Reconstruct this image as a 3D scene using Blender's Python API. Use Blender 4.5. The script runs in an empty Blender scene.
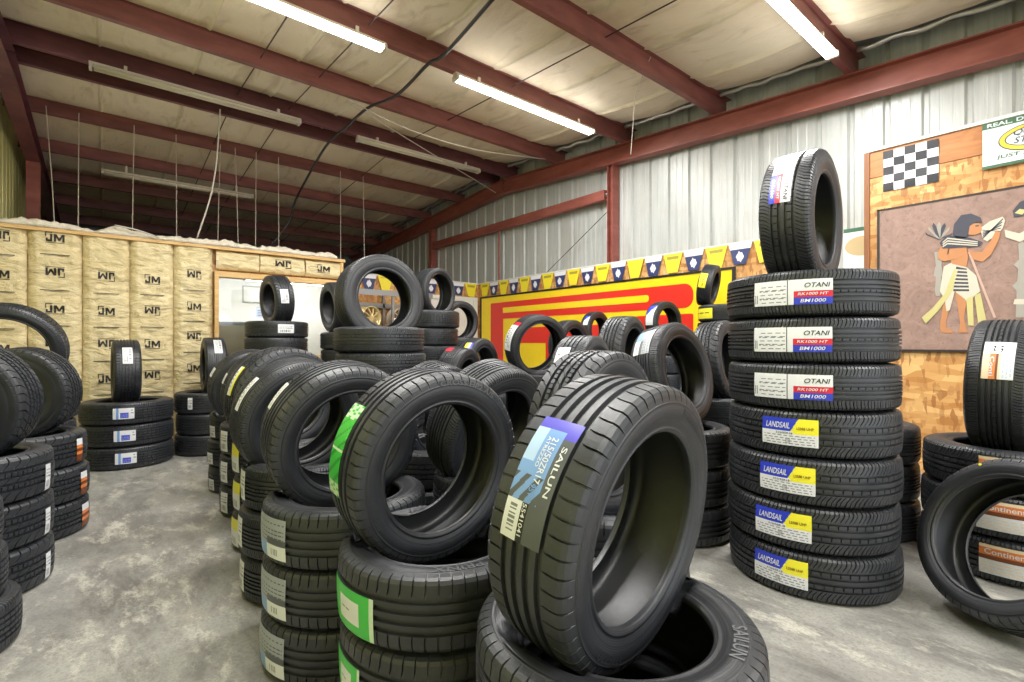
import bpy, bmesh, math, random
import numpy as np
from mathutils import Matrix, Vector, Euler, noise as mnoise

SC = bpy.context.scene
COL = SC.collection
rnd = random.Random(7)
PI = math.pi

# ------------------------------------------------------------------ helpers
def srgb(r, g, b):
    f = lambda c: (c / 255 / 12.92) if c / 255 <= .04045 else ((c / 255 + .055) / 1.055) ** 2.4
    return (f(r), f(g), f(b), 1.0)

class NT:
    """small node-tree writer"""
    def __init__(self, name):
        self.m = bpy.data.materials.new(name); self.m.use_nodes = True
        self.t = self.m.node_tree; self.n = self.t.nodes; self.l = self.t.links
        self.b = self.n['Principled BSDF']
        self.co = self.n.new('ShaderNodeTexCoord')
    def set(self, **k):
        for a, v in k.items():
            self.b.inputs[a.replace('_', ' ')].default_value = v
        return self
    def mapping(self, scale=(1, 1, 1), rot=(0, 0, 0), src='Object'):
        mp = self.n.new('ShaderNodeMapping'); mp.inputs['Scale'].default_value = scale
        mp.inputs['Rotation'].default_value = rot
        self.l.new(self.co.outputs[src], mp.inputs['Vector']); return mp.outputs[0]
    def noise(self, scale, vec=None, detail=4, rough=.55, dist=0):
        t = self.n.new('ShaderNodeTexNoise'); t.inputs['Scale'].default_value = scale
        t.inputs['Detail'].default_value = detail; t.inputs['Roughness'].default_value = rough
        t.inputs['Distortion'].default_value = dist
        self.l.new(vec if vec is not None else self.co.outputs['Object'], t.inputs['Vector'])
        return t.outputs['Fac']
    def ramp(self, fac, stops):
        r = self.n.new('ShaderNodeValToRGB'); e = r.color_ramp.elements
        while len(e) < len(stops): e.new(.5)
        for i, (p, c) in enumerate(stops):
            e[i].position = p; e[i].color = c if len(c) == 4 else (*c, 1)
        self.l.new(fac, r.inputs[0]); return r.outputs[0]
    def mix(self, fac, a, b, mode='MIX'):
        m = self.n.new('ShaderNodeMix'); m.data_type = 'RGBA'; m.blend_type = mode
        for s, v in ((m.inputs[0], fac), (m.inputs[6], a), (m.inputs[7], b)):
            if isinstance(v, (int, float)): s.default_value = v
            elif isinstance(v, tuple): s.default_value = v if len(v) == 4 else (*v, 1)
            else: self.l.new(v, s)
        return m.outputs[2]
    def math(self, op, a, b=0.0):
        m = self.n.new('ShaderNodeMath'); m.operation = op
        for s, v in ((m.inputs[0], a), (m.inputs[1], b)):
            if isinstance(v, (int, float)): s.default_value = v
            else: self.l.new(v, s)
        return m.outputs[0]
    def color(self, c):
        if isinstance(c, tuple): self.b.inputs['Base Color'].default_value = c
        else: self.l.new(c, self.b.inputs['Base Color'])
        return self
    def bump(self, h, strength=.3, dist=.01):
        b = self.n.new('ShaderNodeBump'); b.inputs['Strength'].default_value = strength
        b.inputs['Distance'].default_value = dist
        self.l.new(h, b.inputs['Height']); self.l.new(b.outputs[0], self.b.inputs['Normal']); return self
    def rough(self, v):
        if isinstance(v, (int, float)): self.b.inputs['Roughness'].default_value = v
        else: self.l.new(v, self.b.inputs['Roughness'])
        return self

_flat = {}
def flat(name, rgb, rough=.5, metal=0.0, spec=.5):
    """plain material with a trace of mottling"""
    if name in _flat: return _flat[name]
    t = NT(name); c = srgb(*rgb)
    n = t.noise(14, detail=3)
    d = tuple(x * .9 for x in c[:3]) + (1,)
    t.color(t.mix(n, d, c)).rough(rough).set(Metallic=metal)
    t.b.inputs['Specular IOR Level'].default_value = spec
    _flat[name] = t.m; return t.m

def glow(name, rgb, strength):
    t = NT(name); t.color(srgb(*rgb))
    t.b.inputs['Emission Color'].default_value = srgb(*rgb); t.b.inputs['Emission Strength'].default_value = strength
    return t.m

def mesh_from(name, verts, faces, mats, midx=None, smooth=False):
    me = bpy.data.meshes.new(name); me.from_pydata(verts, [], faces)
    for m in (mats if isinstance(mats, (list, tuple)) else [mats]): me.materials.append(m)
    if midx is not None: me.polygons.foreach_set('material_index', midx)
    if smooth: me.polygons.foreach_set('use_smooth', [True] * len(me.polygons))
    me.update(); return me

def link(name, me, parent=None, kind=None, loc=None):
    o = bpy.data.objects.new(name, me); COL.objects.link(o)
    if parent is not None: o.parent = parent
    if kind: o['kind'] = kind
    if loc is not None: o.location = loc
    return o

def tag(o, label, cat, group=None):
    o['label'] = label; o['category'] = cat
    if group: o['group'] = group
    return o

def thing(name, label, cat, loc=(0, 0, 0), group=None):
    o = bpy.data.objects.new(name, None); COL.objects.link(o); o.location = loc
    o.empty_display_size = .1
    return tag(o, label, cat, group)

class MB:
    """collects boxes, tubes and prisms of ONE object"""
    def __init__(self): self.v = []; self.f = []; self.mi = []
    def add(self, v, f, mi=0):
        b = len(self.v); self.v += [tuple(x) for x in v]
        self.f += [tuple(i + b for i in q) for q in f]; self.mi += [mi] * len(f); return self
    def box(self, x0, y0, z0, x1, y1, z1, mi=0):
        v = [(x, y, z) for z in (z0, z1) for y in (y0, y1) for x in (x0, x1)]
        return self.add(v, [(0, 2, 3, 1), (4, 5, 7, 6), (0, 1, 5, 4), (2, 6, 7, 3), (0, 4, 6, 2), (1, 3, 7, 5)], mi)
    def sweep(self, prof, a, b, up=(0, 0, 1), mi=0):
        """closed 2-D profile (s,t) carried from a to b; s sideways, t along up"""
        a, b = Vector(a), Vector(b); d = (b - a).normalized(); u = Vector(up); s = d.cross(u).normalized(); u = s.cross(d).normalized()
        n = len(prof); v = [p + s * q[0] + u * q[1] for p in (a, b) for q in prof]
        f = [(i, (i + 1) % n, n + (i + 1) % n, n + i) for i in range(n)] + [tuple(range(n - 1, -1, -1)), tuple(range(n, 2 * n))]
        return self.add(v, f, mi)
    def tube(self, pts, r, seg=8, mi=0, caps=True):
        pts = [Vector(p) for p in pts]; n = len(pts); v = []; f = []
        prev = None
        for i, p in enumerate(pts):
            d = (pts[min(i + 1, n - 1)] - pts[max(i - 1, 0)]).normalized()
            if prev is None: prev = d.orthogonal().normalized()
            s = (prev - d * prev.dot(d)).normalized(); prev = s; t = d.cross(s)
            rr = r[i] if isinstance(r, (list, tuple)) else r
            v += [p + (s * math.cos(2 * PI * k / seg) + t * math.sin(2 * PI * k / seg)) * rr for k in range(seg)]
        for i in range(n - 1):
            f += [(i * seg + k, i * seg + (k + 1) % seg, (i + 1) * seg + (k + 1) % seg, (i + 1) * seg + k) for k in range(seg)]
        if caps: f += [tuple(range(seg - 1, -1, -1)), tuple(range((n - 1) * seg, n * seg))]
        return self.add(v, f, mi)
    def poly(self, pts, off, mi=0):
        """flat polygon given thickness by the vector off"""
        n = len(pts); P = [Vector(p) for p in pts]; o = Vector(off)
        v = P + [p + o for p in P]
        f = [tuple(range(n - 1, -1, -1)), tuple(range(n, 2 * n))] + [(i, (i + 1) % n, n + (i + 1) % n, n + i) for i in range(n)]
        return self.add(v, f, mi)
    def build(self, name, mats, parent=None, kind=None, smooth=False, bevel=0):
        me = mesh_from(name, self.v, self.f, mats, self.mi, smooth)
        bm = bmesh.new(); bm.from_mesh(me); bmesh.ops.recalc_face_normals(bm, faces=bm.faces)
        if bevel:
            bmesh.ops.bevel(bm, geom=bm.edges[:], offset=bevel, segments=2, affect='EDGES', profile=.6)
        bm.to_mesh(me); bm.free()
        return link(name, me, parent, kind)

# text outlines as plain mesh data (verts 2-D, faces), cached
_tx = {}
def text_mesh(s, bold=0.0, shear=0.0):
    k = (s, bold, shear)
    if k in _tx: return _tx[k]
    cu = bpy.data.curves.new('lettering', 'FONT'); cu.body = s; cu.size = 1; cu.offset = bold; cu.shear = shear
    cu.resolution_u = 3
    o = bpy.data.objects.new('lettering', cu); COL.objects.link(o)
    dg = bpy.context.evaluated_depsgraph_get()
    me = bpy.data.meshes.new_from_object(o.evaluated_get(dg))
    bm = bmesh.new(); bm.from_mesh(me); bm.normal_update(); bmesh.ops.triangulate(bm, faces=bm.faces[:])
    bm.verts.index_update()
    v = [(q.co.x, q.co.y) for q in bm.verts]; f = [tuple(x.index for x in p.verts) for p in bm.faces]
    bm.free(); bpy.data.objects.remove(o); bpy.data.curves.remove(cu); bpy.data.meshes.remove(me)
    xs = [a[0] for a in v] or [0, 1]; ys = [a[1] for a in v] or [0, 1]
    x0, x1, y0, y1 = min(xs), max(xs), min(ys), max(ys)
    v = [((a - x0), (b - y0)) for a, b in v]
    _tx[k] = (v, f, x1 - x0, y1 - y0); return _tx[k]

def fine_text(s=None, bold=0.0):
    """heavy two-letter mark J M with its corner bar, cut fine enough to lie on crumpled paper"""
    L = [[(.03, 0), (.36, 0), (.36, .80), (.245, .80), (.245, .2), (.13, .2), (.13, .36), (.03, .36)],
         [(.44, 0), (.555, 0), (.555, .50), (.67, .14), (.76, .14), (.875, .50), (.875, 0), (.99, 0), (.99, .80), (.85, .80), (.715, .38), (.58, .80), (.44, .80)],
         [(.0, .92), (.36, .92), (.36, 1), (.0, 1)], [(0, .5), (.05, .5), (.05, .92), (0, .92)]]
    bm = bmesh.new()
    for P in L:
        f = bm.faces.new([bm.verts.new((x, y, 0)) for x, y in P]); f.normal_update(); bmesh.ops.triangulate(bm, faces=[f])
    for _ in range(3):
        e = [x for x in bm.edges if x.calc_length() > .14]
        if e: bmesh.ops.subdivide_edges(bm, edges=e, cuts=1)
        bmesh.ops.triangulate(bm, faces=bm.faces[:])
    bm.verts.index_update()
    r = [(x.co.x, x.co.y) for x in bm.verts], [tuple(x.index for x in p.verts) for p in bm.faces], 1, 1
    bm.free(); return r

def text_on(mb, s, origin, right, up, height, width=None, mi=0, bold=0.0, shear=0.0, center=True, lift=(0, 0, 0)):
    v, f, w, h = text_mesh(s, bold, shear)
    sy = height / h; sx = sy if width is None else width / w
    o, r, u, L = Vector(origin), Vector(right), Vector(up), Vector(lift)
    dx, dy = (w * sx / 2, h * sy / 2) if center else (0, 0)
    mb.add([o + r * (a * sx - dx) + u * (b * sy - dy) + L for a, b in v], f, mi)

# ------------------------------------------------------------------ materials
def rubber_mat(name, base, rough, dusty):
    t = NT(name)
    n = t.noise(9, detail=5); f = t.noise(160, detail=2)
    c = t.mix(t.ramp(n, [(.35, (0, 0, 0)), (.75, (1, 1, 1))]), srgb(*base), srgb(*dusty))
    t.color(c).rough(t.math('ADD', t.math('MULTIPLY', f, .18), rough - .09)).bump(f, .12, .002)
    t.b.inputs['Specular IOR Level'].default_value = .55
    return t.m
M_TREAD = rubber_mat('tread rubber', (39, 41, 45), .42, (56, 58, 62))
M_LINER = rubber_mat('inner liner rubber', (34, 35, 38), .42, (44, 45, 48))
def side_mat():
    t = NT('sidewall rubber')
    sep = t.n.new('ShaderNodeSeparateXYZ'); t.l.new(t.co.outputs['Object'], sep.inputs[0])
    r2 = t.math('SQRT', t.math('ADD', t.math('MULTIPLY', sep.outputs[0], sep.outputs[0]), t.math('MULTIPLY', sep.outputs[1], sep.outputs[1])))
    rings = t.math('SINE', t.math('MULTIPLY', r2, 1400.0))
    n = t.noise(7, detail=5)
    t.color(t.mix(t.ramp(n, [(.35, (0, 0, 0)), (.8, (1, 1, 1))]), srgb(35, 37, 41), srgb(47, 49, 54)))
    t.rough(t.math('ADD', t.math('MULTIPLY', n, .15), .36)).bump(rings, .10, .0012)
    t.b.inputs['Specular IOR Level'].default_value = .6
    return t.m
M_SIDE = side_mat()
M_EMB = flat('embossed rubber', (104, 106, 110), .34)

M_EMBD = flat('faint embossed rubber', (54, 56, 60), .36)

def steel_red(name, a, b):
    t = NT(name); n = t.noise(5, t.mapping((.6, .6, 2.2)), detail=6); n2 = t.noise(40, detail=3)
    t.color(t.mix(t.ramp(n, [(.35, (0, 0, 0)), (.7, (1, 1, 1))]), srgb(*a), srgb(*b))).rough(.5).bump(n2, .08, .004)
    return t.m
M_RED = steel_red('red oxide primer', (134, 72, 62), (158, 92, 80))
M_PURLIN = steel_red('weathered purlin primer', (112, 64, 60), (138, 84, 78))
M_MAROON = steel_red('dark maroon primer', (98, 56, 64), (124, 74, 80))

def metal_panel(name, a, b, c):
    t = NT(name)
    streak = t.noise(3, t.mapping((7, 7, .35)), detail=7, rough=.65)
    blot = t.noise(1.3, detail=5)
    spots = t.noise(26, t.mapping((1, 1, .55)), detail=3)
    col = t.mix(t.ramp(streak, [(.38, (0, 0, 0)), (.66, (1, 1, 1))]), srgb(*a), srgb(*b))
    col = t.mix(t.ramp(blot, [(.52, (0, 0, 0)), (.75, (.55, .55, .55))]), col, srgb(*c))
    col = t.mix(t.ramp(spots, [(.68, (0, 0, 0)), (.74, (.35, .35, .35))]), col, srgb(110, 106, 98))
    t.color(col).rough(.42).set(Metallic=.1).bump(streak, .04, .01)
    return t.m
M_PANEL = metal_panel('galvanised wall sheet', (178, 181, 179), (196, 199, 197), (168, 164, 154))
M_PANEL_Y = metal_panel('yellowed wall sheet', (200, 202, 134), (214, 214, 154), (184, 184, 116))  # yellow-green fluorescent tint painted into the sheet colour
M_DECK = metal_panel('roof sheet', (120, 120, 120), (140, 140, 140), (100, 98, 94))

def ceiling_mat():
    t = NT('vinyl roof insulation')
    big = t.noise(.9, detail=6, rough=.6, dist=.6); mid = t.noise(3.2, t.mapping((1.6, .5, 1)), detail=6, dist=1.2); fine = t.noise(30, detail=4)
    c = t.mix(t.ramp(big, [(.36, (0, 0, 0)), (.68, (1, 1, 1))]), srgb(226, 218, 200), srgb(208, 196, 172))
    c = t.mix(t.ramp(mid, [(.54, (0, 0, 0)), (.74, (.55, .55, .55))]), c, srgb(166, 146, 118))
    t.color(c).rough(.55).bump(t.math('ADD', mid, t.math('MULTIPLY', fine, .3)), .35, .03)
    return t.m
M_CEIL = ceiling_mat()

def floor_mat():
    t = NT('worn concrete'); v2 = t.mapping((1.25, .55, 1), (0, 0, .5))
    a = t.noise(.6, detail=8, rough=.62, dist=.5); b = t.noise(1.7, v2, detail=12, rough=.74, dist=.25); c = t.noise(4.2, v2, detail=12, rough=.78, dist=.12); f = t.noise(70, detail=4, rough=.7)
    col = t.mix(t.ramp(a, [(.36, (0, 0, 0)), (.64, (1, 1, 1))]), srgb(134, 132, 126), srgb(158, 157, 150))
    col = t.mix(t.ramp(b, [(.46, (0, 0, 0)), (.58, (.8, .8, .8))]), col, srgb(106, 104, 100))
    col = t.mix(t.ramp(c, [(.51, (0, 0, 0)), (.61, (.85, .85, .85))]), col, srgb(190, 187, 174))
    d = t.noise(2.3, v2, detail=12, rough=.78, dist=.4)
    col = t.mix(t.ramp(d, [(.54, (0, 0, 0)), (.66, (.75, .75, .75))]), col, srgb(84, 80, 75))
    e = t.noise(1.1, detail=6, rough=.7)
    col = t.mix(t.ramp(e, [(.58, (0, 0, 0)), (.72, (.45, .45, .45))]), col, srgb(176, 158, 122))
    col = t.mix(t.ramp(f, [(.38, (.35, .35, .35)), (.52, (0, 0, 0))]), col, srgb(92, 89, 84))
    t.color(col).rough(t.math('ADD', t.math('MULTIPLY', b, .4), .28)).bump(t.math('ADD', c, t.math('MULTIPLY', f, .5)), .25, .006)
    return t.m
M_FLOOR = floor_mat()

def kraft_mat():
    t = NT('kraft paper facing')
    w = t.noise(9, t.mapping((.55, 1, 1.6)), detail=7, rough=.6, dist=1.6); b = t.noise(1.6, detail=4)
    c = t.mix(t.ramp(b, [(.35, (0, 0, 0)), (.65, (1, 1, 1))]), srgb(220, 202, 154), srgb(232, 216, 172))
    c = t.mix(t.ramp(w, [(.5, (0, 0, 0)), (.64, (.35, .35, .35))]), c, srgb(180, 154, 98))
    t.color(c).rough(.5).bump(w, 1.0, .03)
    return t.m
M_KRAFT = kraft_mat()

def osb_mat(name='oriented strand board', a=(182, 126, 64), b=(230, 188, 124), c=(150, 96, 48)):
    t = NT(name)
    def vor(s, sc, rot):
        v = t.n.new('ShaderNodeTexVoronoi'); v.inputs['Scale'].default_value = s; v.inputs['Randomness'].default_value = 1
        t.l.new(t.mapping(sc, rot), v.inputs['Vector']); return v.outputs['Color']
    v1 = vor(15, (1, .45, 1.5), (.5, 0, 0)); v2 = vor(24, (1, 1.6, .5), (-.6, 0, 0))
    s1 = t.n.new('ShaderNodeSeparateColor'); t.l.new(v1, s1.inputs[0])
    s2 = t.n.new('ShaderNodeSeparateColor'); t.l.new(v2, s2.inputs[0])
    col = t.mix(s1.outputs[0], srgb(*a), srgb(*b))
    col = t.mix(t.ramp(s2.outputs[1], [(.6, (0, 0, 0)), (.95, (.8, .8, .8))]), col, srgb(*c))
    n = t.noise(1.7, detail=5)
    col = t.mix(t.ramp(n, [(.45, (0, 0, 0)), (.7, (.5, .5, .5))]), col, srgb(158, 98, 42))
    t.color(col).rough(.55).bump(s1.outputs[1], .12, .004)
    return t.m
M_OSB = osb_mat()
def wood_mat(name, a, b, sc=(1.5, 14, 14)):
    t = NT(name); n = t.noise(2.2, t.mapping(sc), detail=6, rough=.6, dist=.8)
    t.color(t.mix(t.ramp(n, [(.35, (0, 0, 0)), (.68, (1, 1, 1))]), srgb(*a), srgb(*b))).rough(.5).bump(n, .1, .004)
    return t.m
M_PINE = wood_mat('pine framing', (200, 158, 96), (222, 186, 126))
M_PLY = wood_mat('plywood', (170, 108, 58), (192, 130, 76), (3, 2, 9))
M_TRIMWOOD = wood_mat('brown wood trim', (126, 78, 44), (150, 98, 60), (8, 8, 1))
M_WHITE = flat('white paint', (226, 226, 220), .45)
M_BLACK = flat('black plastic', (24, 24, 26), .45)
M_CORD = flat('white cord', (196, 190, 178), .6)
M_ROD = flat('dark steel rod', (58, 48, 46), .5)
M_FOIL = flat('crumpled foil edge', (196, 196, 194), .35, .6)
M_FLUFF = None

# ------------------------------------------------------------------ the building
XR, XL, YN, YF = 6.0, -1.02, -5.0, 14.9          # right wall, left wall, open front, far end
RIDGE = 7.39
def zb(y): return 4.03 - .066 * abs(y - RIDGE)    # underside of the end rafters
def zp(y): return zb(y) + .26                     # underside of the purlins
PURL = [-3.93, -2.53, -1.13, .27, 1.67, 3.07, 4.47, 5.87, 7.11, 7.66, 8.89, 10.29, 11.69, 13.09, 14.49]

MB().box(XL - .1, YN, -.12, XR + .2, YF + .1, 0).build('floor', M_FLOOR, kind='structure')

MB().box(-14, YN - 16, -.14, 20, YN, -.01).build('ground', flat('pale outdoor concrete', (190, 188, 180), .7), kind='structure')  # unseen apron added outside to bounce sky light up to the ceiling

def rib_profile(y0, y1):
    """R-panel section: (y, depth outward) every 12 in."""
    out = []; y = y0
    while y < y1:
        for dy, d in ((0, 0), (.018, .03), (.05, .03), (.068, 0), (.128, 0), (.134, .003), (.148, .003), (.154, 0), (.218, 0), (.224, .003), (.238, .003), (.244, 0)):
            out.append((y + dy, d))
        y += .305
    return [q for q in out if q[0] <= y1]
def panel_wall(name, x, sgn, y0, y1, ztop, m):
    pr = rib_profile(y0, y1); v = []; f = []
    for y, d in pr: v += [(x + sgn * d, y, 0), (x + sgn * d, y, ztop(y))]
    n = len(pr)
    v += [(a + sgn * .012, b, c) for a, b, c in v]
    for i in range(n - 1):
        f.append((2 * i, 2 * i + 2, 2 * i + 3, 2 * i + 1)); k = 2 * n
        f.append((k + 2 * i, k + 2 * i + 1, k + 2 * i + 3, k + 2 * i + 2))
    b = MB(); b.add(v, f); o = mesh_from(name, v, f, m); return link(name, o, None, 'structure')
panel_wall('wall_right', XR, 1, YN, YF, lambda y: zp(y) + .30, M_PANEL)
panel_wall('wall_left', XL, -1, YN, YF, lambda y: zp(y) + .30, M_PANEL_Y)
MB().box(XL - .1, YF, 0, XR + .1, YF + .08, 4.2).build('wall_far', M_DECK, kind='structure')

# roof sheet above, insulation slung over the purlins below it
rb = MB()
for ya, yb in ((YN - .3, RIDGE), (RIDGE, YF + .1)):
    za, zz = zp(ya) + .29, zp(yb) + .29
    rb.add([(XL - .1, ya, za), (XR + .15, ya, za), (XR + .15, yb, zz), (XL - .1, yb, zz), (XL - .1, ya, za + .03), (XR + .15, ya, za + .03), (XR + .15, yb, zz + .03), (XL - .1, yb, zz + .03)],
           [(3, 2, 1, 0), (4, 5, 6, 7), (0, 1, 5, 4), (1, 2, 6, 5), (2, 3, 7, 6), (3, 0, 4, 7)])
rb.build('roof', M_DECK, kind='structure')
SEAMS = [-.05 + .86 * i for i in range(8)]
def ceiling():
    nx = 150; xs = [XL + .02 + (5.62 - XL) * i / nx for i in range(nx + 1)]
    for s in SEAMS: xs += [s - .03, s - .012, s, s + .012, s + .03]
    xs = sorted(x for x in set(xs) if x < 5.66)
    ys = []
    ed = [YN] + PURL + [YF]
    for a, b in zip(ed, ed[1:]):
        k = 12
        ys += [(a + (b - a) * j / k, j / k, (b - a)) for j in range(k)]
    ys.append((YF, 0, 1)); v = []; f = []
    for y, q, L in ys:
        for x in xs:
            sag = .055 * math.sin(PI * q) ** .7 * min(1, L / 1.2)
            sag += .022 * mnoise.noise(Vector((x * 1.7, y * 1.3, 0))) * math.sin(PI * q)
            for s in SEAMS:
                if abs(x - s) < .02: sag += (.035 if abs(x - s) < .005 else .012) * (1 if q else 0)
            edge = x - 5.45
            if edge > 0: sag -= edge * .12
            v.append((x + (.05 * mnoise.noise(Vector((0, y * 2.3, 3))) if x > 5.5 else 0), y, zp(y) + .205 - sag))
    n = len(xs)
    for j in range(len(ys) - 1):
        for i in range(n - 1): f.append((j * n + i, (j + 1) * n + i, (j + 1) * n + i + 1, j * n + i + 1))
    me = mesh_from('ceiling', v, f, M_CEIL, smooth=True); link('ceiling', me, None, 'structure')
ceiling()
# crumpled foil edge of the insulation along the right wall, bay by bay
for i, (a, b) in enumerate(zip(PURL, PURL[1:])):
    if a < -2 or b - a < .8: continue
    pts = []; L = b - a - .14
    for k in range(26):
        y = a + .07 + L * k / 25
        pts.append((5.70 + .03 * mnoise.noise(Vector((y * 4, 1, 0))), y, zp(y) + .17 + .03 * mnoise.noise(Vector((y * 5, 7, 0)))))
    MB().tube(pts, [.022 + .012 * abs(mnoise.noise(Vector((p[1] * 9, 3, 1)))) for p in pts], 7).build(f'trim_{i + 1}', M_FOIL, kind='structure', smooth=True)

# purlins: Z sections on top of the rafters
for i, y in enumerate(PURL):
    z0, h, t = zp(y), .2, .006
    d = 1 if y < RIDGE else -1
    pr = [(-.065, 0), (0, 0), (0, h - t), (.065, h - t), (.065, h), (-t, h), (-t, t), (-.065, t)]
    if d < 0: pr = [(-a, b) for a, b in pr][::-1]
    MB().sweep(pr, (XL + .02, y, z0), (XR - .02, y, z0)).build(f'beam_{i + 1}', M_MAROON if 7 < y < 8 else M_PURLIN, kind='structure')
# end rafters (I sections) of the two frames
def isec(h, w, tf=.014, tw=.010):
    a, b = w / 2, tw / 2
    return [(-a, 0), (a, 0), (a, tf), (b, tf), (b, h - tf), (a, h - tf), (a, h), (-a, h), (-a, h - tf), (-b, h - tf), (-b, tf), (-a, tf)]
for nm, x, m in (('rafter_right', 5.86, M_RED), ('rafter_left', -.82, M_MAROON)):
    b = MB()
    b.sweep(isec(.258, .16), (x, YN, zb(YN)), (x, RIDGE, zb(RIDGE)))
    b.sweep(isec(.258, .16), (x, RIDGE, zb(RIDGE)), (x, YF, zb(YF)))
    b.build(nm, m, kind='structure')
for i, (x, y, m) in enumerate(((5.90, 4.79, M_RED), (5.90, 10.1, M_RED), (-.82, 10.1, M_RED), (-.82, 4.79, M_RED), (5.90, -.6, M_RED))):
    MB().sweep(isec(.11, .15, .012, .008), (x, y - .055, 0), (x, y - .055, zb(y) + .005), up=(0, 1, 0)).build(f'column_{i + 1}', m, kind='structure')
MB().sweep([(-.05, 0), (.06, 0), (.06, .02), (-.03, .02), (-.03, .13), (.06, .13), (.06, .15), (-.05, .15)], (5.88, 4.9, 3.37), (5.88, 10.0, 3.37)).build('beam_16', M_RED, kind='structure')
# sag rods between the purlins
for i, x in enumerate((1.3, 1.92, 3.67)):
    b = MB(); pts = [(x, y, zp(y) + .10) for y in (-3.9, -1.1, 1.67, 4.47, RIDGE, 10.29, 14.4)]
    b.tube(pts, .007, 6).build(f'beam_{17 + i}', M_ROD, kind='structure')

# ------------------------------------------------------------------ framed partition with kraft-faced batts (wall_back)
YW, XE, ZT = 7.05, 2.67, 2.36
wb = MB()
wb.box(XL, YW + .11, 0, 1.09, YW + .13, ZT); wb.box(1.09, YW + .11, 2.08, XE, YW + .13, ZT); wb.box(1.09, YW + .11, 0, XE, YW + .13, .95)
wb = wb.build('wall_back', M_OSB, kind='structure')
MB().box(XL, YW - .02, ZT, XE, YW + .13, ZT + .04).build('top_plate', M_PINE, wb, bevel=.003)
MB().box(XL, YW, 0, XE, YW + .1, .04).build('bottom_plate', M_PINE, wb, bevel=.003)
edges = [-.62, -.195, .214, .626, 1.03]
for x in edges[:-1] + [XE - .04]:
    MB().box(x - .019, YW + .072 if x < 2 else YW, .04, x + .019, YW + .1, ZT).build('stud', M_PINE, wb, bevel=.002)
M_INK = flat('black print', (44, 40, 34), .6)
def batt(x0, x1, z0, z1, seed, marks=True, horizontal=False):
    nx, nz = 30, 130 if not horizontal else 20; v = []; f = []
    def P(u, w):
        x = x0 + (x1 - x0) * u; z = z0 + (z1 - z0) * w
        e = min(u, 1 - u, .5) * 2; bul = .055 * (min(1, e * 3.2)) ** .6
        if horizontal: bul = .04 * (min(1, min(w, 1 - w) * 5)) ** .6
        q = .016 * mnoise.fractal(Vector((x * 5, seed, z * 6)), .9, 2, 5) + .012 * mnoise.noise(Vector((x * 12 + z * 5, seed * 3, z * 24))) + .010 * abs(mnoise.noise(Vector((x * 7 - z * 9, seed * 5, z * 13))))
        return Vector((x, YW + .06 - bul - q, z))
    for j in range(nz + 1):
        for i in range(nx + 1): v.append(P(i / nx, j / nz))
    n = nx + 1
    for j in range(nz):
        for i in range(nx): f.append((j * n + i, j * n + i + 1, (j + 1) * n + i + 1, (j + 1) * n + i))
    o = link('insulation_batt', mesh_from('insulation_batt', v, f, M_KRAFT, smooth=True), wb)
    lb = MB()
    def ink(s, cx, cz, w, h, flip):
        vv, ff, tw, th = fine_text(s, .012)
        sg = -1 if flip else 1
        pts = []
        for a, b in vv:
            x = cx + sg * (a / tw - .5) * w; z = cz + sg * (b / th - .5) * h
            p = P((x - x0) / (x1 - x0), (z - z0) / (z1 - z0)); pts.append((p.x, p.y - .006, p.z))
        lb.add(pts, ff)
    def bar(cx, cz, w, h):
        k = 10; pts = []
        for i in range(k + 1):
            x = cx - w / 2 + w * i / k
            for dz in (-h / 2, h / 2):
                p = P((x - x0) / (x1 - x0), (cz + dz - z0) / (z1 - z0)); pts.append((p.x, p.y - .006, p.z))
        lb.add(pts, [(2 * i, 2 * i + 2, 2 * i + 3, 2 * i + 1) for i in range(k)])
    if marks:
        W = x1 - x0; cx = (x0 + x1) / 2; k = 0
        z = marks
        while z > z0 + .1:
            flip = (k + seed) % 2 == 0
            ink('JM', cx, z, W * .36, .098, flip)
            sg = -1 if flip else 1
            bar(cx, z - sg * .060, W * .36, .005)
            if z - .17 > z0 + .05: bar(cx, z - .185, W * .55, .007); bar(cx + .01, z - .197, W * .45, .003)
            z -= .372; k += 1
        if lb.v: lb.build('lettering', M_INK, o)
zz0 = .04
for i, (a, b) in enumerate(zip([XL + .02] + edges[:-1], edges)):
    batt(a + .003, b - .003, zz0, ZT - (.0, .0, .0, .0, .0)[i], i, [2.27, 2.31, 1.93, 1.94, 2.02][i])
for i, (a, b) in enumerate(((1.06, 1.55), (1.56, 2.12), (2.13, 2.62))):
    batt(a, b, 2.12, ZT, 11 + i, 2.25 if i else 0, True)
batt(1.1, 1.7, .04, .95, 21, 0, True); batt(1.71, 2.62, .04, .95, 22, 0, True)
# fluffy insulation lying along the top plate
def fluff():
    t = NT('loose fibreglass'); n = t.noise(18, detail=7, rough=.7)
    t.color(t.mix(n, srgb(214, 204, 182), srgb(236, 228, 210))).rough(.9).bump(n, .9, .03)
    pts = []; nx = 160; v = []; f = []
    for i in range(nx + 1):
        x = XL + (XE - .12 - XL) * i / nx
        h = .045 + .035 * mnoise.fractal(Vector((x * 3, 0, 0)), .8, 2, 4) + .02 * abs(mnoise.noise(Vector((x * 11, 4, 0))))
        for k in range(9):
            a = PI * k / 8
            r = 1 + .35 * mnoise.noise(Vector((x * 16, k * 1.3, 2)))
            v.append((x, YW + .055 - math.cos(a) * .085 * r, ZT + .041 + math.sin(a) * max(.02, h * 1.5) * r))
    for i in range(nx):
        for k in range(8): f.append((i * 9 + k, i * 9 + k + 1, (i + 1) * 9 + k + 1, (i + 1) * 9 + k))
        f.append((i * 9 + 8, i * 9, (i + 1) * 9, (i + 1) * 9 + 8))
    o = link('insulation_fluff', mesh_from('insulation_fluff', v, f, t.m, smooth=True), None, 'stuff')
    tag(o, 'cream loose fibreglass lying along the top of the insulated partition', 'insulation')
fluff()
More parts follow.
